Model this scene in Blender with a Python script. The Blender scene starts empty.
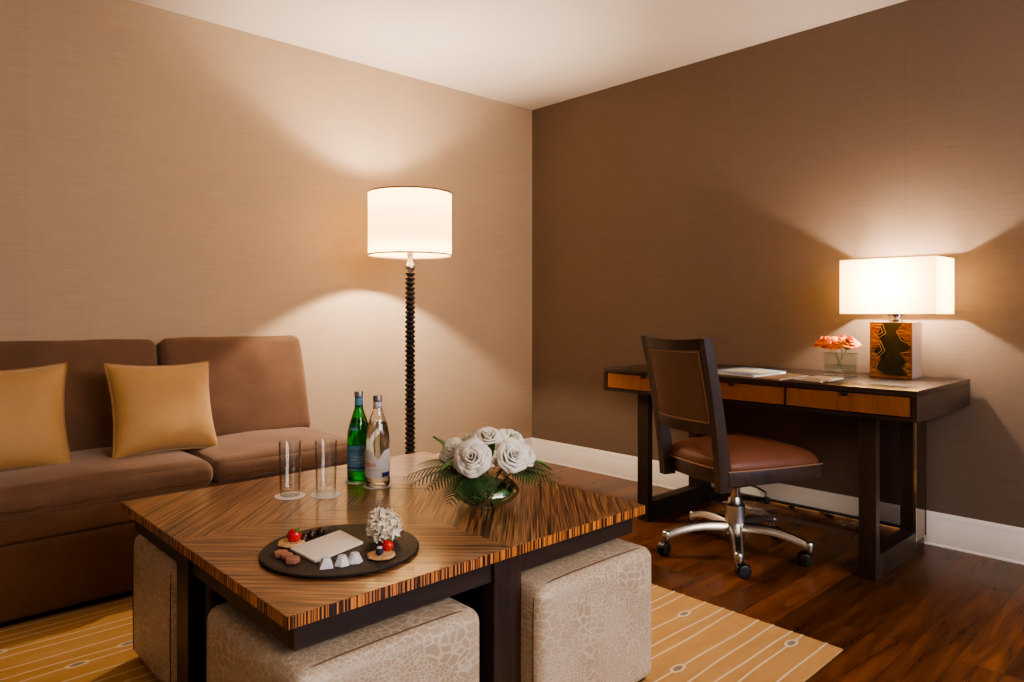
import bpy, bmesh, math, random
from math import sin, cos, pi, radians as R
from mathutils import Vector, Matrix, noise

scene = bpy.context.scene
COL = scene.collection
random.seed(7)

# ------------------------------------------------------------------ helpers
def link(o):
    COL.objects.link(o); return o

def setp(o, label=None, cat=None, group=None, kind=None):
    if label: o['label'] = label
    if cat: o['category'] = cat
    if group: o['group'] = group
    if kind: o['kind'] = kind
    return o

def thing(name, label, cat, loc=(0, 0, 0), rz=0, group=None):
    o = bpy.data.objects.new(name, None)
    o.empty_display_size = .1
    o.location = loc; o.rotation_euler = (0, 0, rz)
    link(o)
    return setp(o, label, cat, group)

def obj(name, bm, mat, parent=None, world=False, sharp=35, smooth=True, root=None):
    """link a bmesh as one mesh object; world=True means verts are in world coords of an unrotated thing"""
    if world:
        r = root or parent
        bmesh.ops.translate(bm, verts=bm.verts, vec=-Vector(r.location))

    me = bpy.data.meshes.new(name)
    bm.to_mesh(me); bm.free()
    if smooth:
        for p in me.polygons: p.use_smooth = True
        me.set_sharp_from_angle(angle=R(sharp))
    for m in (mat if isinstance(mat, (list, tuple)) else [mat]):
        me.materials.append(m)
    o = bpy.data.objects.new(name, me)
    link(o)
    if parent is not None: o.parent = parent
    return o

def merge(dst, src, M=None, mi=None):
    me = bpy.data.meshes.new('tmp'); src.to_mesh(me); src.free()
    if M is not None: me.transform(M)
    n = len(dst.faces)
    dst.from_mesh(me)
    bpy.data.meshes.remove(me)
    if mi is not None:
        dst.faces.ensure_lookup_table()
        for f in dst.faces[n:]: f.material_index = mi
    return dst

def box(x0, x1, y0, y1, z0, z1, bev=0, seg=2):
    bm = bmesh.new()
    bmesh.ops.create_cube(bm, size=1)
    for v in bm.verts:
        v.co = Vector(((x0 + x1) / 2 + v.co.x * (x1 - x0), (y0 + y1) / 2 + v.co.y * (y1 - y0), (z0 + z1) / 2 + v.co.z * (z1 - z0)))
    if bev:
        bmesh.ops.bevel(bm, geom=bm.edges[:], offset=bev, segments=seg, profile=.6, affect='EDGES')
    return bm

def lathe(prof, n=32, cap0=True, cap1=True, squash=1):
    """prof list of (r,z) bottom to top"""
    bm = bmesh.new(); rings = []
    for r, z in prof:
        if r < 1e-6:
            rings.append([bm.verts.new((0, 0, z))])
        else:
            rings.append([bm.verts.new((r * cos(2 * pi * i / n), r * sin(2 * pi * i / n) * squash, z)) for i in range(n)])
    for a, b in zip(rings, rings[1:]):
        for i in range(n):
            j = (i + 1) % n
            if len(a) == 1 and len(b) == 1: continue
            if len(a) == 1: bm.faces.new((a[0], b[j], b[i]))
            elif len(b) == 1: bm.faces.new((a[i], a[j], b[0]))
            else: bm.faces.new((a[i], a[j], b[j], b[i]))
    if cap0 and len(rings[0]) > 1: bm.faces.new(rings[0][::-1])
    if cap1 and len(rings[-1]) > 1: bm.faces.new(rings[-1])
    return bm

def tube(pts, rad, n=8, closed=False, cap=True, squash=None):
    """sweep a circle along points; rad number or list"""
    pts = [Vector(p) for p in pts]; N = len(pts)
    rads = rad if isinstance(rad, (list, tuple)) else [rad] * N
    bm = bmesh.new(); rings = []; up = None
    for i, p in enumerate(pts):
        a = pts[(i - 1) % N] if (closed or i > 0) else p
        b = pts[(i + 1) % N] if (closed or i < N - 1) else p
        t = (b - a).normalized()
        if up is None:
            up = Vector((0, 0, 1)) if abs(t.z) < .9 else Vector((1, 0, 0))
        s = t.cross(up).normalized(); up = s.cross(t).normalized()
        ring = []
        for k in range(n):
            an = 2 * pi * k / n
            q = 1 if squash is None else squash
            ring.append(bm.verts.new(p + (s * cos(an) + up * sin(an) * q) * rads[i]))
        rings.append(ring)
    rng = range(N) if closed else range(N - 1)
    for i in rng:
        a, b = rings[i], rings[(i + 1) % N]
        for k in range(n):
            j = (k + 1) % n
            bm.faces.new((a[k], a[j], b[j], b[k]))
    if cap and not closed:
        bm.faces.new(rings[0][::-1]); bm.faces.new(rings[-1])
    return bm

def grid(fn, nu, nv, closeu=False):
    bm = bmesh.new()
    V = [[bm.verts.new(fn(i / nu, j / nv)) for j in range(nv + 1)] for i in range(nu + (0 if closeu else 1))]
    for i in range(nu):
        for j in range(nv):
            a = V[i]; b = V[(i + 1) % len(V)]
            bm.faces.new((a[j], b[j], b[j + 1], a[j + 1]))
    return bm

def prism(poly, z0, z1, bev=0, axis='z'):
    """poly of (a,b) -> extruded; axis z: (a,b,z)"""
    bm = bmesh.new()
    def P(a, b, c):
        return (a, b, c) if axis == 'z' else ((c, a, b) if axis == 'x' else (a, c, b))
    lo = [bm.verts.new(P(a, b, z0)) for a, b in poly]
    hi = [bm.verts.new(P(a, b, z1)) for a, b in poly]
    n = len(poly)
    bm.faces.new(lo[::-1]); bm.faces.new(hi)
    for i in range(n):
        bm.faces.new((lo[i], lo[(i + 1) % n], hi[(i + 1) % n], hi[i]))
    bmesh.ops.recalc_face_normals(bm, faces=bm.faces)
    if bev:
        bmesh.ops.bevel(bm, geom=bm.edges[:], offset=bev, segments=2, profile=.6, affect='EDGES')
    return bm

def rounded_block(x0, x1, y0, y1, z0, z1, rad, puff=(0, 0, 0), n=18, wob=0, seed=0, k=None):
    """subdivided cube shaped as rounded block, faces may swell outwards"""
    c = Vector(((x0 + x1) / 2, (y0 + y1) / 2, (z0 + z1) / 2)); h = Vector(((x1 - x0) / 2, (y1 - y0) / 2, (z1 - z0) / 2))
    bm = bmesh.new(); bmesh.ops.create_cube(bm, size=2)
    bmesh.ops.subdivide_edges(bm, edges=bm.edges[:], cuts=n, use_grid_fill=True)
    def remap(t):   # concentrate vertices near the edges
        return math.copysign(1 - (1 - abs(t)) ** 1.7, t)
    for v in bm.verts:
        p = Vector((remap(v.co.x), remap(v.co.y), remap(v.co.z)))
        q = Vector((p.x * h.x, p.y * h.y, p.z * h.z))
        inn = Vector([max(-(h[i] - rad), min(h[i] - rad, q[i])) for i in range(3)])
        d = q - inn
        if d.length > 1e-9:
            # rounded position
            m = max(abs(d.x), abs(d.y), abs(d.z))
            q = inn + d.normalized() * m if m > 0 else q
        u, w, t = p
        q.x += puff[0] * (1 - w * w) * (1 - t * t) * u
        q.y += puff[1] * (1 - u * u) * (1 - t * t) * w
        q.z += puff[2] * (1 - u * u) ** .6 * (1 - w * w) ** .6 * t
        if wob:
            nn = noise.noise_vector((q + Vector((seed, seed * 2.3, 0))) * 5)
            q += nn * wob
            nn = noise.noise_vector((q + Vector((seed, seed * 1.3, 4))) * 17)
            q += nn * wob * .3
        v.co = c + q
    return bm

# ------------------------------------------------------------------ material helpers
def mat(name, color=(.5, .5, .5), rough=.5, metal=0, **kw):
    m = bpy.data.materials.new(name); m.use_nodes = True
    b = m.node_tree.nodes['Principled BSDF']
    b.inputs['Base Color'].default_value = (*color, 1)
    b.inputs['Roughness'].default_value = rough
    b.inputs['Metallic'].default_value = metal
    for k, v in kw.items():
        key = k.replace('_', ' ')
        b.inputs[key].default_value = v if not (isinstance(v, tuple) and len(v) == 3) else (*v, 1)
    return m

class NT:
    def __init__(s, m):
        s.m = m; s.t = m.node_tree; s.b = s.t.nodes.get('Principled BSDF')
    def n(s, typ, **kw):
        nd = s.t.nodes.new(typ)
        for k, v in kw.items():
            if k == 'inp':
                for a, b in v.items(): nd.inputs[a].default_value = b
            else: setattr(nd, k, v)
        return nd
    def l(s, a, b): s.t.links.new(a, b)
    def coords(s, scale=(1, 1, 1), rot=(0, 0, 0), loc=(0, 0, 0), src='Object'):
        tc = s.n('ShaderNodeTexCoord'); mp = s.n('ShaderNodeMapping')
        mp.inputs['Scale'].default_value = scale; mp.inputs['Rotation'].default_value = rot; mp.inputs['Location'].default_value = loc
        s.l(tc.outputs[src], mp.inputs['Vector']); return mp.outputs['Vector']
    def noise(s, vec, scale=5, detail=4, rough=.5, dist=0):
        nd = s.n('ShaderNodeTexNoise', inp={'Scale': scale, 'Detail': detail, 'Roughness': rough, 'Distortion': dist})
        s.l(vec, nd.inputs['Vector']); return nd.outputs['Fac']
    def ramp(s, fac, stops, interp='LINEAR'):
        r = s.n('ShaderNodeValToRGB'); r.color_ramp.interpolation = interp
        el = r.color_ramp.elements
        while len(el) < len(stops): el.new(.5)
        for e, (p, c) in zip(el, stops):
            e.position = p; e.color = (*c, 1) if len(c) == 3 else c
        s.l(fac, r.inputs['Fac']); return r.outputs['Color']
    def math(s, op, a, b=None, c=None):
        nd = s.n('ShaderNodeMath', operation=op)
        for i, x in enumerate((a, b, c)):
            if x is None: continue
            if isinstance(x, (int, float)): nd.inputs[i].default_value = x
            else: s.l(x, nd.inputs[i])
        return nd.outputs[0]
    def mix(s, fac, a, b, blend='MIX'):
        nd = s.n('ShaderNodeMix', data_type='RGBA', blend_type=blend)
        for i, x in ((0, fac), (6, a), (7, b)):
            if isinstance(x, (int, float)): nd.inputs[i].default_value = x
            elif isinstance(x, tuple): nd.inputs[i].default_value = (*x, 1)
            else: s.l(x, nd.inputs[i])
        return nd.outputs[2]
    def bump(s, h, strength=.3, dist=.002):
        nd = s.n('ShaderNodeBump', inp={'Strength': strength, 'Distance': dist})
        s.l(h, nd.inputs['Height']); s.l(nd.outputs['Normal'], s.b.inputs['Normal'])
    def base(s, c): s.l(c, s.b.inputs['Base Color'])

def wallpaper(name, c0, c1, axis, seams):
    """woven grasscloth: thin horizontal threads, faint strips with seams. axis = horizontal coordinate index"""
    m = mat(name, c0, .85, Specular_IOR_Level=.25); t = NT(m)
    sc = (2.2, 2.2, 260) if True else None
    v = t.coords(scale=(5, 5, 300)); th = t.noise(v, 1.0, 2, .5)
    v2 = t.coords(scale=(60, 60, 6)); ve = t.noise(v2, 1.0, 3, .5)
    v3 = t.coords(scale=(1, 1, 1)); big = t.noise(v3, 1.4, 3)
    f = t.math('ADD', t.math('MULTIPLY', th, .8), t.math('MULTIPLY', ve, .2))
    col = t.ramp(f, [(.2, c0), (.8, c1)])
    col = t.mix(t.math('MULTIPLY', big, .2), col, tuple(x * .78 for x in c0))
    # strip tone + seam line
    tc = t.n('ShaderNodeTexCoord'); sp = t.n('ShaderNodeSeparateXYZ'); t.l(tc.outputs['Object'], sp.inputs[0])
    h = sp.outputs[axis]
    w = .915
    u = t.math('DIVIDE', t.math('SUBTRACT', h, seams), w)
    fr = t.math('FRACT', u); fl = t.math('FLOOR', u)
    wn = t.n('ShaderNodeTexWhiteNoise', noise_dimensions='1D'); t.l(fl, wn.inputs['W'])
    tone = t.math('MULTIPLY_ADD', wn.outputs['Value'], .03, .97)
    hs = t.n('ShaderNodeHueSaturation'); t.l(tone, hs.inputs['Value']); t.l(col, hs.inputs['Color'])
    seam = t.math('LESS_THAN', fr, .0035)
    col = t.mix(t.math('MULTIPLY', seam, .2 if axis else .1), hs.outputs['Color'], tuple(x * .55 for x in c0))
    t.base(col); t.bump(f, .35, .0015)
    return m

def wood(name, dark, mid, light, scale=(1, 1, 1), rough=.35, grain=40, coat=0, contrast=(.3, .5, .72), bump=.08):
    m = mat(name, mid, rough); t = NT(m)
    v = t.coords(scale=scale)
    a = t.noise(v, grain, 5, .6, .4); b = t.noise(v, grain * .15, 3, .5, .8)
    f = t.math('ADD', t.math('MULTIPLY', a, .6), t.math('MULTIPLY', b, .4))
    t.base(t.ramp(f, [(contrast[0], dark), (contrast[1], mid), (contrast[2], light)]))
    t.bump(a, bump, .001)
    if coat: t.b.inputs['Coat Weight'].default_value = coat; t.b.inputs['Coat Roughness'].default_value = .12
    return m

def fabric(name, c0, c1, scale=300, rough=.9, sheen=0, bump=.25, big=4, sheencol=(1, .9, .8)):
    m = mat(name, c0, rough, Specular_IOR_Level=.3); t = NT(m)
    v = t.coords(); a = t.noise(v, scale, 2, .6); b = t.noise(v, big, 4, .6)
    f = t.math('ADD', t.math('MULTIPLY', a, .4), t.math('MULTIPLY', b, .6))
    t.base(t.ramp(f, [(.3, c0), (.7, c1)])); t.bump(a, bump, .001)
    if sheen:
        t.b.inputs['Sheen Weight'].default_value = sheen; t.b.inputs['Sheen Roughness'].default_value = .4
        t.b.inputs['Sheen Tint'].default_value = (*sheencol, 1)
    return m

# ------------------------------------------------------------------ materials
M = {}
M['wall_l'] = wallpaper('tan_grasscloth', (.44, .33, .225), (.54, .415, .29), 0, -3.07)
M['wall_r'] = wallpaper('brown_grasscloth', (.150, .108, .083), (.190, .140, .108), 1, -2.49)
M['wall_o'] = mat('beige_plaster', (.24, .18, .13), .9)
def ceil_mat():
    m = mat('white_ceiling', (.80, .73, .66), .9); t = NT(m)
    n = t.noise(t.coords(), 60, 3); t.base(t.ramp(n, [(.3, (.79, .72, .65)), (.7, (.81, .74, .67))])); t.bump(n, .05, .001); return m
M['ceil'] = ceil_mat()
def white_paint(name, c=(.83, .79, .74), r=.35):
    m = mat(name, c, r); t = NT(m); n = t.noise(t.coords(), 30, 3)
    t.base(t.ramp(n, [(.3, tuple(x * .97 for x in c)), (.7, c)])); return m
M['trim'] = white_paint('white_painted_wood')

def floor_mat():
    m = mat('walnut_planks', (.1, .04, .02), .28); t = NT(m)
    v = t.coords(scale=(1, 1, 1))
    br = t.n('ShaderNodeTexBrick', inp={'Scale': 1.0, 'Mortar Size': .0012, 'Mortar Smooth': .1, 'Bias': 0, 'Brick Width': 1.15, 'Row Height': .125,
                                        'Color1': (0, 0, 0, 1), 'Color2': (1, 1, 1, 1), 'Mortar': (.5, .5, .5, 1)})
    br.offset = .37; br.offset_frequency = 3
    t.l(v, br.inputs['Vector'])
    sp = t.n('ShaderNodeSeparateColor'); t.l(br.outputs['Color'], sp.inputs[0])
    # per plank offset of the grain
    cb = t.n('ShaderNodeCombineXYZ'); t.l(t.math('MULTIPLY', sp.outputs[0], 17.0), cb.inputs[2])
    va = t.n('ShaderNodeVectorMath', operation='ADD'); t.l(t.coords(scale=(1.3, 11, 1)), va.inputs[0]); t.l(cb.outputs[0], va.inputs[1])
    g = t.noise(va.outputs[0], 2.0, 5, .6, .5)
    vb = t.n('ShaderNodeVectorMath', operation='ADD'); t.l(t.coords(scale=(4, 120, 1)), vb.inputs[0]); t.l(cb.outputs[0], vb.inputs[1])
    g2 = t.noise(vb.outputs[0], 1.5, 3, .6, .2)
    gg = t.math('ADD', t.math('MULTIPLY', g, .7), t.math('MULTIPLY', g2, .3))
    col = t.ramp(gg, [(.28, (.035, .012, .005)), (.46, (.085, .030, .011)), (.60, (.14, .053, .018)), (.76, (.21, .085, .030))])
    tone = t.math('MULTIPLY_ADD', sp.outputs[0], .95, .60)
    hs = t.n('ShaderNodeHueSaturation', inp={'Saturation': 1.05}); t.l(tone, hs.inputs['Value']); t.l(col, hs.inputs['Color'])
    c2 = t.mix(t.math('MULTIPLY', br.outputs['Fac'], .75), hs.outputs['Color'], (.01, .004, .002))
    t.base(c2)
    t.bump(t.math('SUBTRACT', t.math('MULTIPLY', g2, .1), t.math('MULTIPLY', br.outputs['Fac'], .8)), .25, .001)
    rr = t.math('MULTIPLY_ADD', g, .2, .2); t.l(rr, t.b.inputs['Roughness'])
    return m
M['floor'] = floor_mat()

def zebra(name, c_light, c_mid, c_dark, freq=125, rough=.22, edge=False):
    """zebrano veneer laid in four quarters as nested diamonds about the object's centre"""
    m = mat(name, c_mid, rough); t = NT(m)
    tc = t.n('ShaderNodeTexCoord'); sp = t.n('ShaderNodeSeparateXYZ'); t.l(tc.outputs['Object'], sp.inputs[0])
    ax = t.math('ABSOLUTE', sp.outputs[0]); ay = t.math('ABSOLUTE', sp.outputs[1])
    s = t.math('ADD', ax, ay); d = t.math('SUBTRACT', ax, ay)
    qx = t.math('GREATER_THAN', sp.outputs[0], 0); qy = t.math('GREATER_THAN', sp.outputs[1], 0)
    q = t.math('ADD', t.math('MULTIPLY', qx, 3.1), t.math('MULTIPLY', qy, 5.7))
    wv = t.n('ShaderNodeCombineXYZ'); t.l(t.math('MULTIPLY', s, 3), wv.inputs[0]); t.l(t.math('MULTIPLY', d, 4), wv.inputs[1]); t.l(q, wv.inputs[2])
    wob = t.noise(wv.outputs[0], 2.5, 2, .5)
    s2 = t.math('ADD', s, t.math('MULTIPLY', wob, .004))
    cb = t.n('ShaderNodeCombineXYZ')
    t.l(t.math('MULTIPLY', s2, freq), cb.inputs[0]); t.l(t.math('MULTIPLY', d, .7 if not edge else 0), cb.inputs[1]); t.l(q, cb.inputs[2])
    f = t.noise(cb.outputs[0], 1.0, 2, .6)
    if edge:
        col = t.ramp(f, [(.39, c_dark), (.42, c_mid), (.46, c_light), (.485, c_light), (.50, c_dark), (.56, c_dark), (.575, c_mid), (.63, c_light), (.70, c_dark)])
    else:
        col = t.ramp(f, [(.36, c_dark), (.43, c_mid), (.47, c_light), (.50, c_mid), (.52, c_dark), (.55, c_mid), (.59, c_light), (.66, c_dark)])
        hf = t.noise(cb.outputs[0], 3.0, 2, .5)
        col = t.mix(t.math('MULTIPLY', hf, .25), col, c_dark)
    t.base(col); t.bump(f, .04, .0005)
    t.b.inputs['Coat Weight'].default_value = .4; t.b.inputs['Coat Roughness'].default_value = .1 if not edge else .2
    return m
M['zebra'] = zebra('zebrano_veneer', (.50, .26, .115), (.17, .070, .030), (.022, .009, .005), 62, .3)
M['zebra_edge'] = zebra('zebrano_edge', (.74, .28, .055), (.38, .13, .028), (.02, .008, .004), 62, .35, True)
M['wenge'] = wood('dark_wenge', (.014, .008, .006), (.030, .018, .012), (.055, .033, .022), (1, 1, .12), .35, 90)
M['wenge_h'] = wood('dark_wenge_crossgrain', (.014, .008, .006), (.026, .015, .011), (.045, .027, .019), (1, .08, 1), .3, 90, coat=.35)
M['wenge_t'] = wood('dark_brown_stained_apron', (.016, .010, .007), (.030, .018, .013), (.048, .030, .021), (.1, .1, 1), .4, 60)
M['drawer'] = wood('orange_brown_veneer', (.17, .062, .018), (.25, .095, .028), (.33, .14, .045), (1, 1, .08), .4, 120, bump=.03)
M['chair_wood'] = wood('dark_walnut_frame', (.025, .015, .01), (.045, .027, .018), (.07, .043, .028), (1, 1, .15), .35, 60)

def croc():
    m = mat('cream_croc_leather', (.6, .5, .38), .38); t = NT(m)
    v = t.coords(scale=(1, 1, 1.5))
    wn = t.n('ShaderNodeTexNoise', inp={'Scale': 6.0, 'Detail': 2.0}); t.l(v, wn.inputs['Vector'])
    va = t.n('ShaderNodeVectorMath', operation='MULTIPLY_ADD'); t.l(wn.outputs['Color'], va.inputs[0]); va.inputs[1].default_value = (.09, .09, .09); t.l(v, va.inputs[2])
    def vor(sc):
        a = t.n('ShaderNodeTexVoronoi', feature='DISTANCE_TO_EDGE', inp={'Scale': sc, 'Randomness': .75}); t.l(va.outputs[0], a.inputs['Vector'])
        return a.outputs['Distance']
    d1 = t.math('MULTIPLY', vor(34), 1.0); d2 = t.math('MULTIPLY', vor(70), 1.0)
    sel = t.ramp(t.noise(t.coords(), 5, 2), [(.44, (0, 0, 0)), (.5, (1, 1, 1))])
    d = t.mix(sel, d1, d2)
    e = t.ramp(d, [(.02, (0, 0, 0)), (.13, (1, 1, 1))])
    n = t.noise(t.coords(), 7, 3)
    cell = t.ramp(n, [(.35, (.42, .32, .22)), (.65, (.52, .42, .31))])
    t.base(t.mix(e, (.62, .54, .44), cell))
    t.bump(e, .5, .0012)
    t.b.inputs['Specular IOR Level'].default_value = .5
    return m
M['croc'] = croc()
M['croc_top'] = fabric('cream_leather_piping', (.50, .42, .31), (.60, .51, .39), 120, .45, bump=.1)
M['stitch'] = mat('brown_seam_thread', (.12, .07, .04), .7)
M['velvet'] = fabric('brown_velvet', (.105, .055, .032), (.175, .098, .06), 220, .85, .45, .35, 6, (1, .8, .65))
M['velvet_d'] = fabric('brown_velvet_base', (.095, .045, .022), (.14, .07, .035), 220, .9, .15, .3, 9, (1, .7, .5))
def satin():
    m = mat('gold_satin', (.55, .32, .10), .62); t = NT(m)
    v = t.coords(scale=(1, 1, 3)); a = t.noise(v, 260, 2); b = t.noise(t.coords(), 3, 3)
    f = t.math('ADD', t.math('MULTIPLY', a, .5), t.math('MULTIPLY', b, .5))
    t.base(t.ramp(f, [(.3, (.36, .195, .055)), (.7, (.56, .33, .12))])); t.bump(a, .25, .001)
    t.b.inputs['Sheen Weight'].default_value = .3
    return m
M['gold'] = satin()
M['gold_pipe'] = mat('gold_cord', (.33, .18, .05), .5)
def rugm():
    m = mat('golden_wool_rug', (.6, .4, .2), .95, Specular_IOR_Level=.1); t = NT(m)
    a = t.noise(t.coords(), 400, 2); b = t.noise(t.coords(scale=(1, 4, 1)), 5, 3)
    f = t.math('ADD', t.math('MULTIPLY', a, .5), t.math('MULTIPLY', b, .5))
    t.base(t.ramp(f, [(.3, (.45, .25, .09)), (.7, (.58, .36, .15))])); t.bump(a, .6, .003)
    return m
M['rug'] = rugm()
M['rug_line'] = fabric('cream_rug_line', (.68, .54, .34), (.78, .64, .44), 400, .95, bump=.4)
M['rug_dot'] = fabric('grey_rug_oval', (.22, .18, .14), (.32, .27, .22), 400, .95, bump=.4)
M['leather'] = fabric('chestnut_leather', (.145, .055, .030), (.20, .082, .045), 90, .38, bump=.08, big=5)
M['leather_b'] = fabric('brown_leather_back', (.125, .075, .052), (.16, .098, .070), 200, .5, bump=.15, big=5)
M['welt'] = mat('tan_welt', (.30, .17, .10), .5)
M['alu'] = mat('brushed_aluminium', (.55, .52, .48), .28, 1)
M['chrome'] = mat('polished_chrome', (.75, .70, .64), .06, 1)
M['chrome_d'] = mat('dark_polished_steel', (.30, .26, .22), .12, 1)
M['black'] = mat('black_plastic', (.012, .011, .011), .35)
M['pole'] = wood('black_turned_wood', (.010, .007, .005), (.022, .015, .011), (.04, .028, .02), (1, 1, .3), .28, 40)
M['silver'] = mat('satin_silver', (.6, .58, .55), .25, 1)
M['rim'] = mat('brown_shade_trim', (.13, .07, .035), .7)

def shade_mat(name, col, emit):
    m = bpy.data.materials.new(name); m.use_nodes = True; nt = m.node_tree; nt.nodes.clear()
    t = NT(m); out = t.n('ShaderNodeOutputMaterial')
    tr = t.n('ShaderNodeBsdfTranslucent'); df = t.n('ShaderNodeBsdfDiffuse'); mx = t.n('ShaderNodeMixShader', inp={0: .5})
    n = t.noise(t.coords(scale=(1, 1, 8)), 60, 2)
    c = t.ramp(n, [(.3, tuple(x * .95 for x in col)), (.7, col)])
    t.l(c, tr.inputs['Color']); t.l(c, df.inputs['Color'])
    t.l(tr.outputs[0], mx.inputs[1]); t.l(df.outputs[0], mx.inputs[2])
    em = t.n('ShaderNodeEmission', inp={'Color': (1, .74, .42, 1), 'Strength': emit}); ad = t.n('ShaderNodeAddShader')
    t.l(mx.outputs[0], ad.inputs[0]); t.l(em.outputs[0], ad.inputs[1]); t.l(ad.outputs[0], out.inputs['Surface'])
    return m
M['shade'] = shade_mat('cream_fabric_shade', (.72, .53, .28), .12)
M['shade_d'] = shade_mat('ivory_fabric_shade', (.80, .60, .30), .20)
def emit_mat(name, c, s):
    m = mat(name, c, .5); m.node_tree.nodes['Principled BSDF'].inputs['Emission Color'].default_value = (*c, 1)
    m.node_tree.nodes['Principled BSDF'].inputs['Emission Strength'].default_value = s; return m
M['bulb'] = emit_mat('glowing_bulb', (1, .8, .55), 6)

def glass(name, col=(1, 1, 1), rough=0, ior=1.45):
    m = mat(name, col, rough); b = m.node_tree.nodes['Principled BSDF']
    b.inputs['Transmission Weight'].default_value = 1; b.inputs['IOR'].default_value = ior; return m
def thin_glass(name, col=(.96, .97, .97), edge=(.42, .40, .38), refl=.6, base=.035):
    m = bpy.data.materials.new(name); m.use_nodes = True; nt = m.node_tree; nt.nodes.clear(); t = NT(m)
    out = t.n('ShaderNodeOutputMaterial'); tr = t.n('ShaderNodeBsdfTransparent'); gl = t.n('ShaderNodeBsdfGlossy', inp={'Color': (1, 1, 1, 1), 'Roughness': .02})
    lw = t.n('ShaderNodeLayerWeight', inp={'Blend': .5}); fac = t.math('MULTIPLY_ADD', t.math('POWER', lw.outputs['Facing'], 3.5), refl, base); t.l(t.ramp(lw.outputs['Facing'], [(.45, col), (.97, edge)]), tr.inputs['Color'])
    mx = t.n('ShaderNodeMixShader'); t.l(fac, mx.inputs[0]); t.l(tr.outputs[0], mx.inputs[1]); t.l(gl.outputs[0], mx.inputs[2])
    t.l(mx.outputs[0], out.inputs['Surface']); return m
M['glass'] = thin_glass('clear_glass')
M['glass_g'] = glass('green_glass', (.06, .62, .10))
M['glass_c'] = glass('pale_clear_bottle_glass', (.96, .99, .97))
M['water'] = glass('water', (.93, .97, .93), 0, 1.33)
M['water_t'] = thin_glass('still_water', (.90, .94, .89), (.5, .58, .48), .3, .03)
M['vase'] = thin_glass('vase_glass', (.97, .975, .97), (.40, .39, .38), .8, .05)
M['bowl'] = thin_glass('bowl_glass', (.95, .98, .95), (.58, .66, .60), .8, .07)
M['cap'] = mat('grey_metal_cap', (.30, .27, .27), .4, .7)
M['lab_b'] = fabric('pale_blue_label', (.10, .26, .42), (.16, .36, .52), 60, .5, bump=0)
M['lab_n'] = mat('navy_print', (.02, .05, .16), .5)
M['lab_w'] = fabric('white_label', (.62, .60, .62), (.72, .70, .71), 60, .5, bump=0)
M['lab_o'] = mat('orange_red_print', (.75, .13, .05), .5)
M['lab_p'] = mat('pale_print', (.75, .82, .85), .5)
M['paper'] = fabric('white_paper', (.74, .71, .67), (.80, .77, .73), 80, .7, bump=.02)
M['slate'] = fabric('dark_slate', (.016, .014, .014), (.030, .027, .026), 60, .55, bump=.15)
M['card'] = fabric('ivory_chocolate_slab', (.78, .74, .66), (.84, .80, .72), 30, .5, bump=.02)
M['cookie'] = fabric('oat_crumble', (.50, .27, .10), (.80, .56, .30), 160, .8, bump=1.0, big=90)
def straw():
    m = mat('red_strawberry', (.70, .02, .02), .22); t = NT(m)
    v = t.n('ShaderNodeTexVoronoi', inp={'Scale': 420.0}); t.l(t.coords(), v.inputs['Vector'])
    t.base(t.ramp(v.outputs['Distance'], [(.12, (.75, .35, .10)), (.25, (.62, .008, .012))])); t.bump(v.outputs['Distance'], .4, .0006); return m
M['straw'] = straw()
M['blue'] = fabric('blueberry_skin', (.012, .018, .05), (.05, .06, .12), 60, .45, bump=.05)
M['choc'] = fabric('dark_chocolate', (.022, .010, .008), (.04, .02, .014), 60, .28, bump=.05)
M['pink'] = fabric('milk_chocolate_praline', (.30, .13, .09), (.38, .18, .13), 90, .5, bump=.2)
M['foil'] = fabric('pale_silver_wrap', (.60, .62, .68), (.74, .76, .80), 120, .3, bump=.3)
M['bloss'] = fabric('white_blossom', (.84, .77, .62), (.92, .88, .78), 60, .6, bump=.1)
M['bloss_c'] = mat('yellow_beige_centre', (.55, .38, .16), .7)
def petal(name, c0, c1, c2, sc=25):
    m = mat(name, c1, .55); t = NT(m)
    tc = t.n('ShaderNodeTexCoord'); n = t.noise(tc.outputs['Object'], sc, 3)
    t.base(t.ramp(n, [(.3, c0), (.5, c1), (.7, c2)]))
    t.b.inputs['Subsurface Weight'].default_value = .25; t.b.inputs['Subsurface Radius'].default_value = (.01, .008, .006); t.b.inputs['Subsurface Scale'].default_value = .5
    t.b.inputs['Sheen Weight'].default_value = .2
    return m
M['rose_w'] = petal('white_rose_petal', (.88, .83, .68), (.93, .90, .80), (.95, .93, .87))
M['rose_o'] = petal('orange_rose_petal', (.60, .06, .003), (.78, .17, .006), (.88, .36, .02), 55)
M['rose_o'].node_tree.nodes['Principled BSDF'].inputs['Subsurface Weight'].default_value = 0
M['rose_o'].node_tree.nodes['Principled BSDF'].inputs['Sheen Weight'].default_value = 0
def leafm(name, a, b):
    m = mat(name, a, .55); t = NT(m); n = t.noise(t.coords(), 40, 3); t.base(t.ramp(n, [(.3, a), (.7, b)])); return m
M['fern'] = leafm('dark_fern_green', (.010, .045, .010), (.03, .10, .022))
M['leaf'] = leafm('rose_leaf_green', (.04, .15, .025), (.10, .28, .06))
M['stem'] = leafm('stem_green', (.05, .10, .02), (.09, .16, .04))
M['lacq'] = None
def lacquer():
    m = mat('amber_lacquer', (.5, .2, .03), .18); t = NT(m)
    n = t.noise(t.coords(scale=(1, 3, 22)), 5, 4, .6, 1.2)
    t.base(t.ramp(n, [(.3, (.06, .02, .005)), (.5, (.26, .09, .012)), (.7, (.55, .22, .03))]))
    t.b.inputs['Coat Weight'].default_value = .6; return m
M['lacq'] = lacquer()
M['inlay'] = fabric('dark_olive_lacquer', (.022, .018, .008), (.06, .045, .018), 12, .2, bump=0, big=22)
M['line'] = mat('pale_gold_line', (.72, .42, .16), .35, .4)
M['side'] = mat('brushed_pewter_side', (.50, .42, .38), .35, .6)
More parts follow.
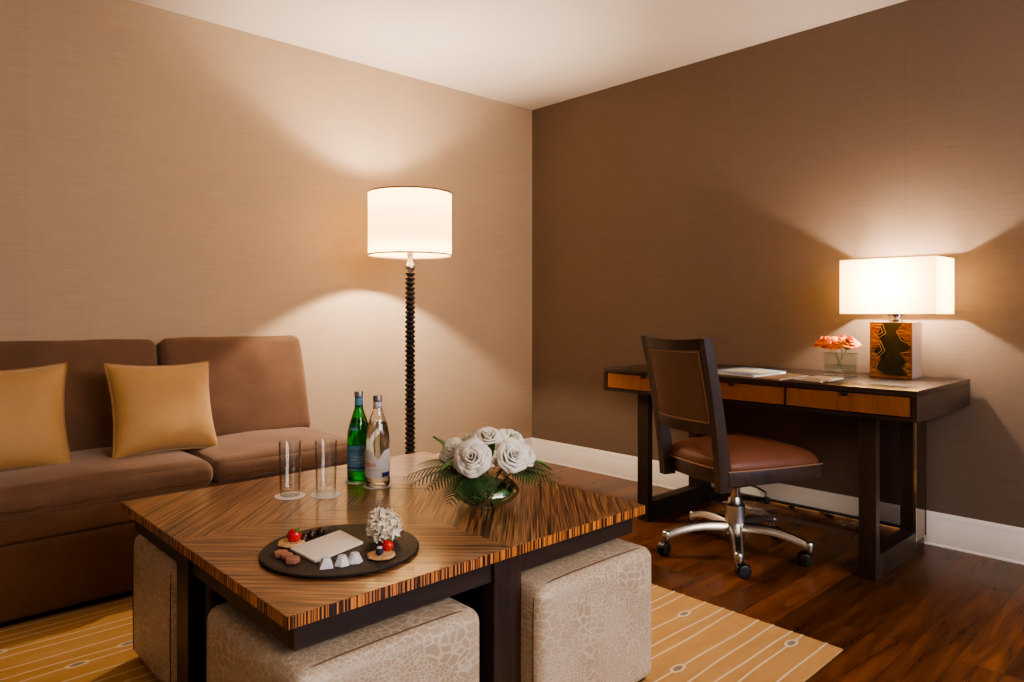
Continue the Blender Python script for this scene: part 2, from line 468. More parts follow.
M['mag_b'] = fabric('sky_blue_cover', (.22, .36, .58), (.55, .66, .80), 12, .25, bump=0, big=9)
M['mag_t'] = fabric('tan_brown_cover', (.22, .14, .08), (.48, .35, .22), 12, .35, bump=0, big=14)
M['mag_l'] = fabric('beige_leaflet', (.50, .42, .31), (.62, .54, .42), 12, .4, bump=0, big=10)

# ------------------------------------------------------------------ SETTING
H = 2.53; XW, YW = -6.2, -6.2
def struct(name, bm, m, **k):
    o = obj(name, bm, m, **k); o['kind'] = 'structure'; return o
struct('floor', box(XW, 0, YW, 0, -.1, 0), M['floor'], smooth=False)
struct('ceiling', box(XW, 0, YW, 0, H, H + .1), M['ceil'], smooth=False)
struct('wall_left', box(XW, 0, 0, .12, 0, H), M['wall_l'], smooth=False)
struct('wall_right', box(0, .12, YW, .12, 0, H), M['wall_r'], smooth=False)
struct('wall_back', box(XW, .12, YW - .12, YW, 0, H), M['wall_o'], smooth=False)
struct('wall_side', box(XW - .12, XW, YW, .12, 0, H), M['wall_o'], smooth=False)
prof = [(0, 0), (.022, 0), (.022, .006), (.018, .010), (.018, .112), (.014, .118), (.014, .130), (.010, .140), (.005, .148), (0, .150)]
struct('baseboard_left', prism([(-d, z) for d, z in prof][::-1], XW, 0, axis='x'), M['trim'])
struct('baseboard_right', prism([(-d, z) for d, z in prof], YW, -.0, axis='y'), M['trim'])

# ------------------------------------------------------------------ RUG (x -4.2..-1.35, y -2.745..-.70)
def rug():
    x0, x1, y0, y1 = -4.6, -1.352, -2.745, -.752
    rg = random.Random(3)
    bm = rounded_block(x0, x1, y0, y1, .0, .011, .005, n=6)
    y = y1 - .035; k = 0
    fixed = [(-1.50, -2.26), (-1.44, -2.66), (-1.84, -2.455), (-3.13, -1.225), (-2.98, -1.165), (-3.3, -.98), (-1.62, -1.6), (-1.5, -1.1)]
    steps = [.060, .040, .078, .05, .085, .07, .045, .09, .06]
    while y > y0 + .02:
        ph = rg.random() * 6; dots = []
        for dd in list(fixed):
            if abs(dd[1] - y) < .046: dots.append(dd[0]); fixed.remove(dd)
        if not dots and k % 3 == 1:
            dots.append(-2.0 - rg.random() * .4); dots.append(-3.7 - rg.random() * .3)
        N = 130
        def wig(x): return .004 * sin(x * 5 + ph) + .0015 * sin(x * 17 + ph * 2)
        segs = []
        xs = [x0 + .01 + (x1 - x0 - .012) * i / N for i in range(N + 1)]
        for a, b in zip(xs, xs[1:]):
            if any(abs((a + b) / 2 - d) < .022 for d in dots): continue
            w = .0032
            q = [bm.verts.new((a, y + wig(a) - w, .0116)), bm.verts.new((b, y + wig(b) - w, .0116)), bm.verts.new((b, y + wig(b) + w, .0116)), bm.verts.new((a, y + wig(a) + w, .0116))]
            f = bm.faces.new(q); f.material_index = 1
        for d in dots:
            for (ra, rb, zz, mi) in ((.034, .017, .0119, 1), (.021, .010, .0123, 2)):
                vs = [bm.verts.new((d + ra * cos(a * pi / 10), y + wig(d) + rb * sin(a * pi / 10), zz)) for a in range(20)]
                f = bm.faces.new(vs); f.material_index = mi
        y -= steps[k % len(steps)]; k += 1
    o = obj('area_rug', bm, [M['rug'], M['rug_line'], M['rug_dot']], smooth=False)
    setp(o, 'golden tan wool rug with thin cream lines and small grey ovals under the coffee table', 'rug')
rug()

# ------------------------------------------------------------------ SOFA
def sofa():
    t = thing('sofa', 'brown velvet armless sofa with two seat cushions against the tan wall', 'sofa', (-2.62, -.42, 0))
    xs = -2.605; xr = -1.875; xl = -3.335
    yf = -.79
    obj('plinth', box(xl + .04, xr - .04, yf + .05, -.06, 0.001, .045), M['black'], t, world=True)
    obj('base', rounded_block(xl, xr, yf, -.04, .035, .29, .012, n=10), M['velvet_d'], t, world=True)
    obj('seat_deck', rounded_block(xl, xr, yf + .004, -.04, .290, .375, .012, n=10, wob=.002), M['velvet_d'], t, world=True)
    for a, b, sd in ((xl, xs + .038, 1), (xs + .042, xr, 5)):
        c = obj('seat_cushion', rounded_block(a, b, yf - (.018 if sd == 1 else -.006), -.10, .372, .468 + (.006 if sd == 1 else 0), .045, puff=(.004, .006, .022), n=26, wob=.005, seed=sd), M['velvet'], t, world=True)
        y_ = yf - (.021 if sd == 1 else -.004)
        obj('piping', tube([(a + .03 + (b - a - .06) * i / 20, y_ + .002 + .002 * sin(i * 1.3 + sd), .405 + .003 * sin(i * 1.7)) for i in range(21)], .0035, 6), M['velvet_d'], c, world=True, root=t)
        # back cushion, leaning
        if sd == 1: b -= .022
        else: a -= .022
        bm = rounded_block(a + .004, b - .004, -.09, .09, 0, .515, .042, puff=(.006, .018, .004), n=26, wob=.005, seed=sd + 9)
        ang = R(15.5)
        bm.transform(Matrix.Translation((0, -.215, .432)) @ Matrix.Rotation(-ang, 4, 'X'))
        obj('back_cushion', bm, M['velvet'], t, world=True)
    obj('back_frame', prism([(-.03, .30), (-.14, .30), (-.14, .42), (-.06, .88), (-.03, .88)], xl + .02, xr - .03, axis='x'), M['velvet_d'], t, world=True)
sofa()

def pillow(label, cx, cy, cz, W, Hh, T, rz, lean, roll=0, seed=0):
    t = thing('throw_pillow', label, 'pillow', (cx, cy, cz), rz, 'gold throw pillows on the sofa')
    def edge(u, v):
        x = W / 2 * u * (1 - .09 * (1 - v * v)); z = Hh / 2 * v * (1 - .09 * (1 - u * u)); return x, z
    bm = bmesh.new()
    N = 30
    A = Matrix.Rotation(-lean, 4, 'X') @ Matrix.Rotation(roll, 4, 'Y')
    up = Vector((0, 0, Hh / 2))
    def pt(u, v, s):
        x, z = edge(u, v)
        th = T / 2 * (max(0, (1 - u ** 4) * (1 - v ** 4))) ** .55
        th *= 1 + .10 * noise.noise(Vector((x * 9 + seed, z * 9, s)))
        w = noise.noise(Vector((x * 22 + seed, z * 22, 2))) * .003 * (1 - max(abs(u), abs(v)))
        return A @ Vector((x, s * th + w, z)) 
    front = {}; back = {}
    for i in range(N + 1):
        for j in range(N + 1):
            u = -1 + 2 * i / N; v = -1 + 2 * j / N
            u = math.copysign(1 - (1 - abs(u)) ** 1.5, u); v = math.copysign(1 - (1 - abs(v)) ** 1.5, v)
            front[i, j] = bm.verts.new(pt(u, v, -1))
            back[i, j] = front[i, j] if (i in (0, N) or j in (0, N)) else bm.verts.new(pt(u, v, 1))
    for i in range(N):
        for j in range(N):
            bm.faces.new((front[i, j], front[i + 1, j], front[i + 1, j + 1], front[i, j + 1]))
            try: bm.faces.new((back[i, j], back[i, j + 1], back[i + 1, j + 1], back[i + 1, j]))
            except ValueError: pass
    bmesh.ops.recalc_face_normals(bm, faces=bm.faces)
    c = obj('cover', bm, M['gold'], t)
    pts = []
    for k in range(4):
        for i in range(24):
            s = -1 + 2 * i / 24
            u, v = ((s, -1), (1, s), (-s, 1), (-1, -s))[k]
            x, z = edge(u, v); pts.append(A @ Vector((x, 0, z)))
    obj('piping', tube(pts, .0055, 6, closed=True), M['gold_pipe'], t)
    return t
pillow('gold satin square pillow between the two brown back cushions', -2.660, -.475, .662, .435, .39, .15, R(8), R(17), R(2), 1)
pillow('gold satin pillow at the left edge, cut off by the frame', -3.228, -.46, .662, .45, .41, .15, R(-4), R(15), R(-1), 5)

# ------------------------------------------------------------------ FLOOR LAMP
def floor_lamp():
    L = (-1.409, -.48, 0)
    t = thing('floor_lamp', 'tall floor lamp with black ribbed pole and cream drum shade beside the sofa', 'lamp', L)
    obj('base', lathe([(0, 0), (.15, 0), (.155, .006), (.15, .018), (.06, .028), (.03, .045), (.022, .06), (0, .06)], 40), M['pole'], t)
    pr = []
    z = .055; p = .0262
    while z < 1.285:
        pr += [(.0185, z), (.0285, z + p * .36), (.0285, z + p * .6), (.0185, z + p * .98)]
        z += p
    obj('pole', lathe(pr, 16), M['pole'], t)
    zt = z
    obj('neck', lathe([(.0185, zt - .002), (.024, zt + .01), (.026, zt + .03), (.018, zt + .045), (.014, zt + .06), (.017, zt + .08), (.017, zt + .14), (0, zt + .14)], 20), M['silver'], t)
    r = .2240; z0, z1 = 1.372, 1.704
    sh = obj('lamp_shade', lathe([(r, z0), (r, (z0 * 2 + z1) / 3), (r, (z0 + z1 * 2) / 3), (r, z1)], 72, False, False), M['shade'], t)
    for zz in (z0, z1):
        obj('trim_band', lathe([(r + .0015, zz - .004), (r + .0015, zz + .004), (r - .0015, zz + .004), (r - .0015, zz - .004), (r + .0015, zz - .004)], 72, False, False), M['rim'], sh)
    obj('bulb', lathe([(0, 1.40), (.012, 1.405), (.014, 1.42), (.018, 1.432), (.018, 1.442), (.013, 1.448), (0, 1.450)], 16), M['bulb'], t)
    bm = bmesh.new()
    for a in (0, 2 * pi / 3, 4 * pi / 3):
        merge(bm, tube([(0, 0, z1 - .03), (r * cos(a) * .95, r * sin(a) * .95, z1 - .03), (r * cos(a), r * sin(a), z1 - .005)], .002, 6))
    merge(bm, tube([(.03, 0, zt + .13), (.05, 0, 1.56), (.03, 0, z1 - .05), (0, 0, z1 - .03)], .002, 6))
    obj('shade_carrier', bm, M['silver'], t)
    return t
floor_lamp()

# ------------------------------------------------------------------ COFFEE TABLE
TX, TY = -2.48, -1.867; HX = .556; TZ = .5
def coffee_table():
    t = thing('coffee_table', 'square coffee table with striped zebrano top and dark posts in front of the sofa', 'table', (TX, TY, 0))
    bm = box(-HX, HX, -HX * .968, HX * .998, .474, TZ, .0012, 1)
    bm.normal_update()
    for f in bm.faces:
        if abs(f.normal.z) < .5: f.material_index = 1
    dv = Vector((.015, .055, 0)); bm.transform(Matrix.Translation(-dv))
    tt = obj('tabletop', bm, [M['zebra'], M['zebra_edge']], t, smooth=False); tt.location = dv
    a = HX - .026; b = HX * .968 - .026
    ap = bmesh.new()
    for (x0, x1, y0, y1) in ((-a, a, -b, -b + .02), (-a, a, b - .02, b), (-a, -a + .02, -b + .0205, b - .0205), (a - .02, a, -b + .0205, b - .0205)):
        merge(ap, box(x0, x1, y0, y1, .418, .474, .001, 1))
    obj('apron', ap, M['wenge_t'], t)
    w = .048
    for (x0, x1, y0, y1) in ((-.024, .068, -b - .008, -b + .035), (-w, w, b - .035, b + .008), (-a - .008, -a + .035, .041, .123), (a - .035, a + .008, -w, w)):
        obj('leg', box(x0, x1, y0, y1, .012, .4745, .0015, 1), M['wenge'], t)
    cr = bmesh.new()
    merge(cr, box(-.012, .012, -b + .036, b - .036, .012, .474)); merge(cr, box(-a + .036, a - .036, -.012, .012, .0125, .4735))
    obj('cross_panel', cr, M['wenge'], t)
coffee_table()

def ottoman(label, x0, x1, y0, y1, z1=.392):
    cx, cy = (x0 + x1) / 2, (y0 + y1) / 2; hx = (x1 - x0) / 2; hy = (y1 - y0) / 2
    t = thing('ottoman', label, 'ottoman', (cx, cy, .0115), 0, 'cube ottomans tucked under the coffee table')
    z1 -= .0115
    obj('body', rounded_block(-hx, hx, -hy, hy, .008, z1, .030, puff=(.008, .008, .010), n=22), M['croc'], t)
    # piping seam round the front and back faces
    for s in (-1, 1):
        pts = []; r = .032; ex, ez0, ez1 = hx - .001, .03, z1 - .001
        y = s * (hy - .024)
        def corner(cx_, cz_, a0):
            return [(cx_ + r * cos(a0 + i * pi / 12), y, cz_ + r * sin(a0 + i * pi / 12)) for i in range(7)]
        N = 10
        pts += [(ex + .0012 + .0015 * (1 - (2 * i / N - 1) ** 2), y, ez0 + (ez1 - r - ez0) * i / N) for i in range(N)]
        pts += corner(ex - r, ez1 - r, 0)
        pts += [(ex - r - (2 * ex - 2 * r) * i / N, y, ez1 + .0016 + .0046 * (1 - (2 * i / N - 1) ** 2) ** .6) for i in range(1, N)]
        pts += corner(-ex + r, ez1 - r, pi / 2)
        pts += [(-ex - .0012 - .0015 * (1 - (2 * i / N - 1) ** 2), y, ez1 - r - (ez1 - r - ez0) * i / N) for i in range(1, N + 1)]
        obj('seam', tube(pts, .0015, 6), M['stitch'], t)
    obj('plinth', box(-hx + .02, hx - .02, -hy + .02, hy - .02, 0.0005, .012), M['black'], t)
ottoman('cream crocodile leather ottoman under the table edge nearest the office chair', -2.411, -1.94, -2.452, -1.98)
ottoman('cream leather ottoman under the near corner of the coffee table, cut off at the bottom', -3.035, -2.575, -2.435, -1.975)
ottoman('tan leather ottoman under the table corner facing the sofa front', -2.998, -2.56, -1.66, -1.275)
ottoman('cream ottoman hidden at the far corner under the coffee table', -2.39, -1.94, -1.78, -1.33)

# ------------------------------------------------------------------ COASTERS, GLASSES, BOTTLES
def coaster(x, y, label, r=.046):
    N = 40; pr = []
    bm = lathe([(0, 0), (r, 0), (r * 1.005, .0008), (r, .0016), (0, .0016)], N)
    for v in bm.verts:
        a = math.atan2(v.co.y, v.co.x)
        if math.hypot(v.co.x, v.co.y) > r * .9:
            k = 1 + .025 * cos(a * 14); v.co.x *= k; v.co.y *= k
    o = obj('paper_coaster', bm, M['paper']); o.location = (x, y, TZ + .0003)
    return setp(o, label, 'coaster', 'white paper coasters on the coffee table')
CT = .0022
g1 = (-2.638, -1.594); g2 = (-2.551, -1.659); b1 = (-2.382, -1.571); b2 = (-2.373, -1.672)
coaster(*g1, 'white round paper coaster under the tumbler nearest the sofa')
coaster(*g2, 'white round paper coaster under the tumbler nearest the bottles')
coaster(*b1, 'white round paper coaster under the green bottle')
coaster(*b2, 'white round paper coaster under the clear bottle')

def tumbler(x, y, label):
    t = thing('drinking_glass', label, 'glass', (x, y, TZ + CT), 0, 'two empty tumblers')
    r0, r1, h = .0295, .0335, .166
    bm = lathe([(0, 0), (r0 - .002, 0), (r0, .002), (r0 + .0006, .02), (r1, h - .001), (r1 - .0007, h), (r1 - .0014, h - .001), (r0 - .0012, .022), (r0 - .004, .017), (0, .016)], 48)
    obj('glass_body', bm, M['glass'], t)
tumbler(*g1, 'empty clear tumbler on a paper coaster, nearest the sofa cushions')
tumbler(*g2, 'empty clear tumbler beside the green bottle')

def wraptext(s, size, r, z, ang, mat_, parent, name='lettering', lift=.0006):
    cu = bpy.data.curves.new('t', 'FONT'); cu.body = s; cu.size = size; cu.align_x = 'CENTER'; cu.align_y = 'CENTER'; cu.resolution_u = 3
    o = bpy.data.objects.new('t', cu); COL.objects.link(o)
    dg = bpy.context.evaluated_depsgraph_get(); dg.update()
    me = bpy.data.meshes.new_from_object(o.evaluated_get(dg))
    bpy.data.objects.remove(o); bpy.data.curves.remove(cu)
    for v in me.vertices:
        a = ang + v.co.x / r; rr = r + lift
        v.co = Vector((rr * cos(a), rr * sin(a), z + v.co.y))
    me.materials.clear(); me.materials.append(mat_)
    ob = bpy.data.objects.new(name, me); link(ob); ob.parent = parent; return ob

def band(r, z0, z1, a0, a1, n=24, top=None):
    def f(u, v):
        a = a0 + (a1 - a0) * u; zt = z1 if top is None else top(u)
        return Vector((r * cos(a), r * sin(a), z0 + (zt - z0) * v))
    return grid(f, n, 3)

def bottle(x, y, label, green):
    t = thing('water_bottle', label, 'bottle', (x, y, TZ + CT), 0)
    h = .292 if not green else .300
    if green:
        pr = [(.034, 0), (.0375, .003), (.039, .010), (.039, .135), (.0375, .155), (.031, .185), (.021, .215), (.0145, .235), (.013, .255), (.0130, .290)]
    else:
        pr = [(.034, 0), (.038, .003), (.0395, .012), (.0395, .140), (.038, .160), (.0325, .190), (.023, .218), (.0155, .238), (.0130, .258), (.0130, .284)]
    pr = [(r, z * 1.03) for r, z in pr]
    inner = [(max(r - .0028, .0), z + (.006 if i < 2 else 0)) for i, (r, z) in enumerate(pr)]
    top = pr[-1][1]
    prof_ = [(0, .004)] + pr + [(inner[-1][0], top)] + inner[::-1][1:] + [(0, .010)]
    obj('bottle_body', lathe(prof_, 48), M['glass_g'] if green else M['glass_c'], t)
    wz = .21
    wi = [(r - .0029, z + (.0062 if i < 2 else 0)) for i, (r, z) in enumerate(pr) if z < wz]
    obj('water', lathe([(0, .0102)] + wi + [(wi[-1][0] * .75, wz), (0, wz)], 40), M['water'], t)
    obj('cap', lathe([(.0138, top - .018), (.0148, top - .017), (.0148, top - .003), (.0138, top), (.0, top)], 30), M['cap'], t)
    # camera faces from (-3.63,-3.65)
    ang = math.atan2(-3.652 - y, -3.634 - x)
    if green:
        lb = obj('label', band(.0394, .040, .122, ang - 1.35, ang + 1.35), M['lab_b'], t)
        obj('neck_label', lathe([(.0137, top - .052), (.0135, top - .02)], 30, False, False), M['lab_b'], t)
        wraptext('S.PELLEGRINO', .0115, .0396, .104, ang, M['lab_n'], lb)
        for k, s in enumerate(('SPARKLING', 'NATURAL MINERAL', 'WATER')):
            wraptext(s, .006, .0396, .086 - k * .009, ang, M['lab_p'], lb)
        obj('stripe', band(.0398, .047, .052, ang - 1.3, ang + 1.3), M['lab_n'], lb)
        e = band(.0327, .172, .196, ang - .9, ang - .1)
        for v in e.verts:   # shoulder medallion follows the shoulder slope
            k = (v.co.z - .172) / .024; q = (.0362 - .0085 * k) / math.hypot(v.co.x, v.co.y); v.co.x *= q; v.co.y *= q
        obj('shoulder_label', e, M['lab_b'], t)
    else:
        lb = obj('label', band(.0399, .032, .125, ang - 2.7, ang + 1.45, n=60, top=lambda u: .122 - .030 * math.exp(-((u - .66) / .09) ** 2)), M['lab_w'], t)
        wraptext('ACQUA PANNA', .0185, .0400, .074, ang - 1.80, M['lab_o'], lb)
        wraptext('NATURAL SPRING WATER', .004, .0400, .058, ang - .3, M['lab_n'], lb)
        obj('stripe', band(.0402, .034, .049, ang + .35, ang + 1.2), M['lab_n'], lb)
        obj('neck_label', lathe([(.0138, top - .042), (.0136, top - .02)], 30, False, False), M['lab_w'], t)
bottle(*b1, 'green glass water bottle with pale blue label and grey cap', True)
bottle(*b2, 'clear glass water bottle with white label in front of the green one', False)

# ------------------------------------------------------------------ SLATE PLATE AND SWEETS
PX, PY = -2.777, -2.147
o = obj('serving_plate', lathe([(0, 0), (.176, 0), (.182, .002), (.184, .006), (.182, .0085), (.178, .009), (0, .009)], 96), M['slate']); o.location = (PX, PY, TZ + .0003)
setp(o, 'round dark slate plate of sweets on the near side of the coffee table', 'plate')
PZ = TZ + .0096
# white slab
bm = prism([(-2.878, -2.088), (-2.722, -2.046), (-2.728, -2.166), (-2.876, -2.208)][::-1], PZ, PZ + .006, .0012)
o = obj('white_slab', bm, M['card'])
setp(o, 'flat ivory rectangular slab lying in the middle of the slate plate', 'slab')

def cookie(x, y, r, label, seed):
    rg = random.Random(seed)
    bm = bmesh.new()
    core = lathe([(0, 0), (r * .86, 0), (r, .003), (r * .92, .0075), (0, .009)], 28)
    for v in core.verts:
        n_ = noise.noise(Vector((v.co.x * 90 + seed, v.co.y * 90, v.co.z * 90))); v.co.x *= 1 + .10 * n_; v.co.y *= 1 + .10 * n_
        if v.co.z > .001: v.co.z += .002 * n_
    merge(bm, core)
    for i in range(90):
        a = rg.random() * 2 * pi; q = r * math.sqrt(rg.random()) * .98
        b_ = bmesh.new(); bmesh.ops.create_icosphere(b_, subdivisions=1, radius=.0016 + rg.random() * .0022)
        zz = .0085 - .004 * (q / r) ** 2
        merge(bm, b_, Matrix.Translation((q * cos(a), q * sin(a), zz)) @ Matrix.Diagonal((1.4, 1, .7, 1)))
    o = obj('oat_cookie', bm, M['cookie']); o.location = (x, y, PZ)
    setp(o, label, 'cookie', 'crumbly cookies on the slate plate')
cookie(-2.855, -2.050, .032, 'crumbly oat cookie under the whole red strawberry', 1)
cookie(-2.745, -2.272, .031, 'crumbly oat cookie holding the berries in front of the white blossoms', 2)

def strawberry(x, y, z, label, s=1, tilt=(0, 0), leaf=True):
    t = thing('strawberry', label, 'strawberry', (x, y, z)); t.rotation_euler = (tilt[0], tilt[1], 0)
    pr = [(0, 0), (.006, .001), (.0115, .006), (.0138, .012), (.0135, .018), (.010, .0235), (.004, .0255), (0, .0255)]
    obj('fruit', lathe([(r * s, zz * s) for r, zz in pr], 24), M['straw'], t)
    if leaf:
        bm = bmesh.new()
        for k in range(6):
            a = k * pi / 3
            b_ = bmesh.new()
            P = [(0, -.0012, .0258), (.006, -.003, .027), (.012, 0, .0235), (.006, .003, .027), (0, .0012, .0258)]
            b_.faces.new([b_.verts.new(Vector(p) * s) for p in P])
            merge(bm, b_, Matrix.Rotation(a, 4, 'Z'))
        merge(bm, tube([(0, 0, .025 * s), (.001, 0, .032 * s)], .0010, 6))
        obj('calyx', bm, M['leaf'], t)
strawberry(-2.858, -2.052, PZ + .0075, 'whole shiny red strawberry on the cookie at the left of the plate', 1.25, (R(18), R(25)))
strawberry(-2.731, -2.268, PZ + .0075, 'small red strawberry behind a blueberry on the right hand cookie', 1.0, (R(-10), R(30)))
bb = lathe([(0, 0), (.005, .0008), (.0085, .0045), (.0093, .009), (.0082, .0135), (.005, .0162), (.0035, .0165), (.003, .015), (0, .0148)], 24)
o = obj('blueberry', bb, M['blue']); o.location = (-2.756, -2.281, PZ + .0085); setp(o, 'dark blueberry with a pale dusty top on the right hand cookie', 'blueberry')
sg = lathe([(0, 0), (.005, .0), (.0066, .002), (.005, .004), (0, .0045)], 16)
o = obj('cream_dot', sg, M['foil']); o.location = (-2.756, -2.281, PZ + .0235); setp(o, 'tiny dab of white cream on top of the blueberry', 'cream')

for i, (x, y, lb) in enumerate(((-2.824, -2.049, 'dark chocolate praline nearest the whole strawberry'), (-2.797, -2.036, 'middle one of three dark chocolate pralines'), (-2.765, -2.024, 'dark chocolate praline farthest from the whole strawberry'))):
    t = thing('dark_praline', lb, 'chocolate', (x, y, PZ), i, 'dark chocolate pralines behind the white slab')
    obj('shell', lathe([(0, 0), (.0115, 0), (.0118, .002), (.0108, .009), (.0088, .0125), (.005, .0140), (0, .0142)], 20), M['choc'], t)
    sw = [( .006 * (1 - k / 14) * cos(k * .9), .006 * (1 - k / 14) * sin(k * .9), .0138 + .00025 * k) for k in range(14)]
    obj('swirl', tube(sw, .0013, 6), M['choc'], t)
for i, (x, y, lb) in enumerate(((-2.910, -2.112, 'pinkish brown six sided chocolate, the one nearer the strawberry cookie'), (-2.907, -2.136, 'pinkish brown six sided chocolate between two others'), (-2.909, -2.166, 'pinkish brown six sided chocolate at the left rim of the plate, nearest the camera'))):
    r = .0175 if i != 1 else .014
    poly = [(r * cos(k * pi / 3 + .3), r * sin(k * pi / 3 + .3)) for k in range(6)]
    bm = prism(poly, 0, .011, .0018)
    o = obj('milk_praline', bm, M['pink']); o.location = (x, y, PZ); setp(o, lb, 'chocolate', 'pinkish pralines on the slate plate')
for i, (x, y, lb) in enumerate(((-2.868, -2.243, 'pale faceted wrapped sweet nearest the pinkish chocolates'), (-2.835, -2.254, 'pale faceted wrapped sweet, middle of the row of three'), (-2.806, -2.258, 'pale faceted wrapped sweet nearest the berry cookie'))):
    t = thing('wrapped_sweet', lb, 'sweet', (x, y, PZ), R(20 + 35 * i), 'pale faceted sweets along the plate rim')
    n = 6 if i else 4
    bm = bmesh.new(); R0 = .0185 if n == 6 else .021
    lo = [bm.verts.new((R0 * cos(k * 2 * pi / n), R0 * sin(k * 2 * pi / n), 0)) for k in range(n)]
    hi = [bm.verts.new((R0 * .5 * cos(k * 2 * pi / n + .2), R0 * .5 * sin(k * 2 * pi / n + .2), .020)) for k in range(n)]
    bm.faces.new(lo[::-1]); bm.faces.new(hi)
    for k in range(n):
        j = (k + 1) % n
        bm.faces.new((lo[k], lo[j], hi[k])); bm.faces.new((lo[j], hi[j], hi[k]))
    obj('wrapper', bm, M['foil'], t, smooth=False)

def posy():
    rg = random.Random(11)
    t = thing('blossom_posy', 'small ball of white blossoms standing on the slate plate', 'flowers', (-2.680, -2.180, PZ))
    core = bmesh.new(); bmesh.ops.create_icosphere(core, subdivisions=2, radius=.021); core.transform(Matrix.Translation((0, 0, .036)))
    obj('core', core, M['bloss_c'], t)
    obj('holder', lathe([(0, 0), (.010, 0), (.012, .004), (.010, .016), (0, .018)], 16), M['bloss_c'], t)
    ga = pi * (3 - math.sqrt(5)); n = 34
    for i in range(n):
        zz = 1 - (i + .5) / n * 1.72; rr = math.sqrt(max(0, 1 - zz * zz)); a = i * ga
        d = Vector((rr * cos(a), rr * sin(a), zz)).normalized()
        bm = bmesh.new(); np = 5
        q0 = Vector((0, 0, 1)).rotation_difference(d).to_matrix().to_4x4()
        sz = .0190 * (.85 + rg.random() * .4)
        for k in range(np):
            ak = 2 * pi * k / np + rg.random()
            def f(u, v, ak=ak):
                w = .30 * sin(pi * min(1, u * .9 + .1)) * (v - .5)
                x = u; z = .35 * u + .55 * u * u * (.5) - .3 * u ** 3 + .35 * abs(v - .5) * u
                p = Vector((x * sz, w * sz * 1.7, z * sz * 1.1))
                return Matrix.Rotation(ak, 4, 'Z') @ p
            g = grid(f, 4, 2); merge(bm, g)
        merge(bm, tube([(0, 0, -.006), (0, 0, .003)], .0018, 5))
        R_ = .023 + rg.random() * .012
        bm.transform(Matrix.Translation(Vector((0, 0, .037)) + d * R_) @ q0)
        obj('blossom', bm, M['bloss'], t, sharp=80)
posy()

# ------------------------------------------------------------------ ROSES
def rose_bm(rad, seed, openness=1.0, layers=6):
    """layered cup of overlapping petals with curled lips; centre at origin, opens along +z"""
    rg = random.Random(seed); bm = bmesh.new()
    for L in range(layers):
        t = L / (layers - 1)
        rb = rad * (.10 + .42 * t); rt = rad * (.16 + .84 * t * openness)
        hh = rad * (1.05 - .38 * t); zb = -rad * (.55) + rad * .12 * (1 - t)
        n = 2 if L == 0 else (3 if L < 3 else 5)
        for k in range(n):
            a0 = 2 * pi * k / n + L * .93 + rg.uniform(-.15, .15)
            span = (2 * pi / n) * (1.55 if L else 1.3)
            jr = rg.uniform(.94, 1.06); jh = rg.uniform(.92, 1.08)
            def f(u, v):
                s = u * 2 - 1
                a = a0 + s * span / 2 * (1 - .25 * v ** 3)
                prof = rb + (rt - rb) * (v ** 1.25)
                lip = max(0, v - .72) / .28
                r = prof * jr * (1 + .02 * s) + rad * .16 * lip ** 2 * t
                top = hh * jh * (1 - .24 * s * s * (1 if L else .3))
                z = zb + top * sin(min(v, .97) * pi / 2) ** .9 - rad * .10 * lip ** 2 * t
                r *= 1 + .035 * sin(s * 5 + seed + k) * v
                if v < .02: r *= .35
                return Vector((r * cos(a), r * sin(a), z))
            g = grid(f, 10, 8)
            merge(bm, g)
    return bm

def rose(label, c, rad, seed, tilt_to, m, stem_to, group, openness=1, leaves=0):
    t = thing('rose', label, 'rose', c, 0, group)
    bm = rose_bm(rad, seed, openness)
    q = Vector((0, 0, 1)).rotation_difference(Vector(tilt_to).normalized()).to_matrix().to_4x4()
    bm.transform(q)
    b = obj('bloom', bm, m, t, sharp=80)
    md = b.modifiers.new('thick', 'SOLIDIFY'); md.thickness = .0009
    d = Vector(tilt_to).normalized()
    s0 = -d * rad * .5; s2 = Vector(stem_to) - Vector(c)
    s1 = (s0 + s2) / 2 + Vector((0, 0, -.01))
    pts = []
    for i in range(9):
        u = i / 8; pts.append(s0 * (1 - u) ** 2 + s1 * 2 * u * (1 - u) + s2 * u * u)
    obj('stem', tube(pts, .0021, 6), M['stem'], t)
    bm = bmesh.new()
    for k in range(5):
        a = k * 2 * pi / 5
        f_ = lambda u, v, a=a: q @ Vector((rad * (.12 + .5 * u) * cos(a) - sin(a) * (v - .5) * rad * .28 * (1 - u), rad * (.12 + .5 * u) * sin(a) + cos(a) * (v - .5) * rad * .28 * (1 - u), -rad * (.62 - .12 * u)))
        merge(bm, grid(f_, 4, 2))
    obj('sepals', bm, M['leaf'], t)
    return t

BW = (-2.262, -2.082)
cam = Vector((-3.634, -3.652, 1.07))
wr = [((-2.350, -2.124, .655), .050, 'large open white rose at the front left of the bowl arrangement'),
      ((-2.262, -2.196, .660), .046, 'white rose at the front right of the bowl, facing the camera'),
      ((-2.262, -2.090, .694), .050, 'white rose at the top centre of the bowl arrangement'),
      ((-2.350, -2.030, .660), .040, 'white rose at the far left of the bowl, nearest the bottles'),
      ((-2.270, -2.010, .678), .036, 'small white rose at the back between the left and top roses'),
      ((-2.186, -2.115, .684), .044, 'white rose at the back right of the top centre rose'),
      ((-2.196, -2.180, .652), .034, 'white rose at the far right of the bowl arrangement')]
for i, (c, r, lb) in enumerate(wr):
    c = Vector(c); out = (c - Vector((BW[0], BW[1], .60))); toc = (cam - c).normalized()
    tilt = out.normalized() * 1.0 + toc * .75 + Vector((0, 0, .15))
    rose(lb, c, r, 20 + i * 3, tilt, M['rose_w'], (BW[0] + .02 * cos(i * 2.1), BW[1] + .02 * sin(i * 2.1), .522), 'white roses in the glass bowl', .92)

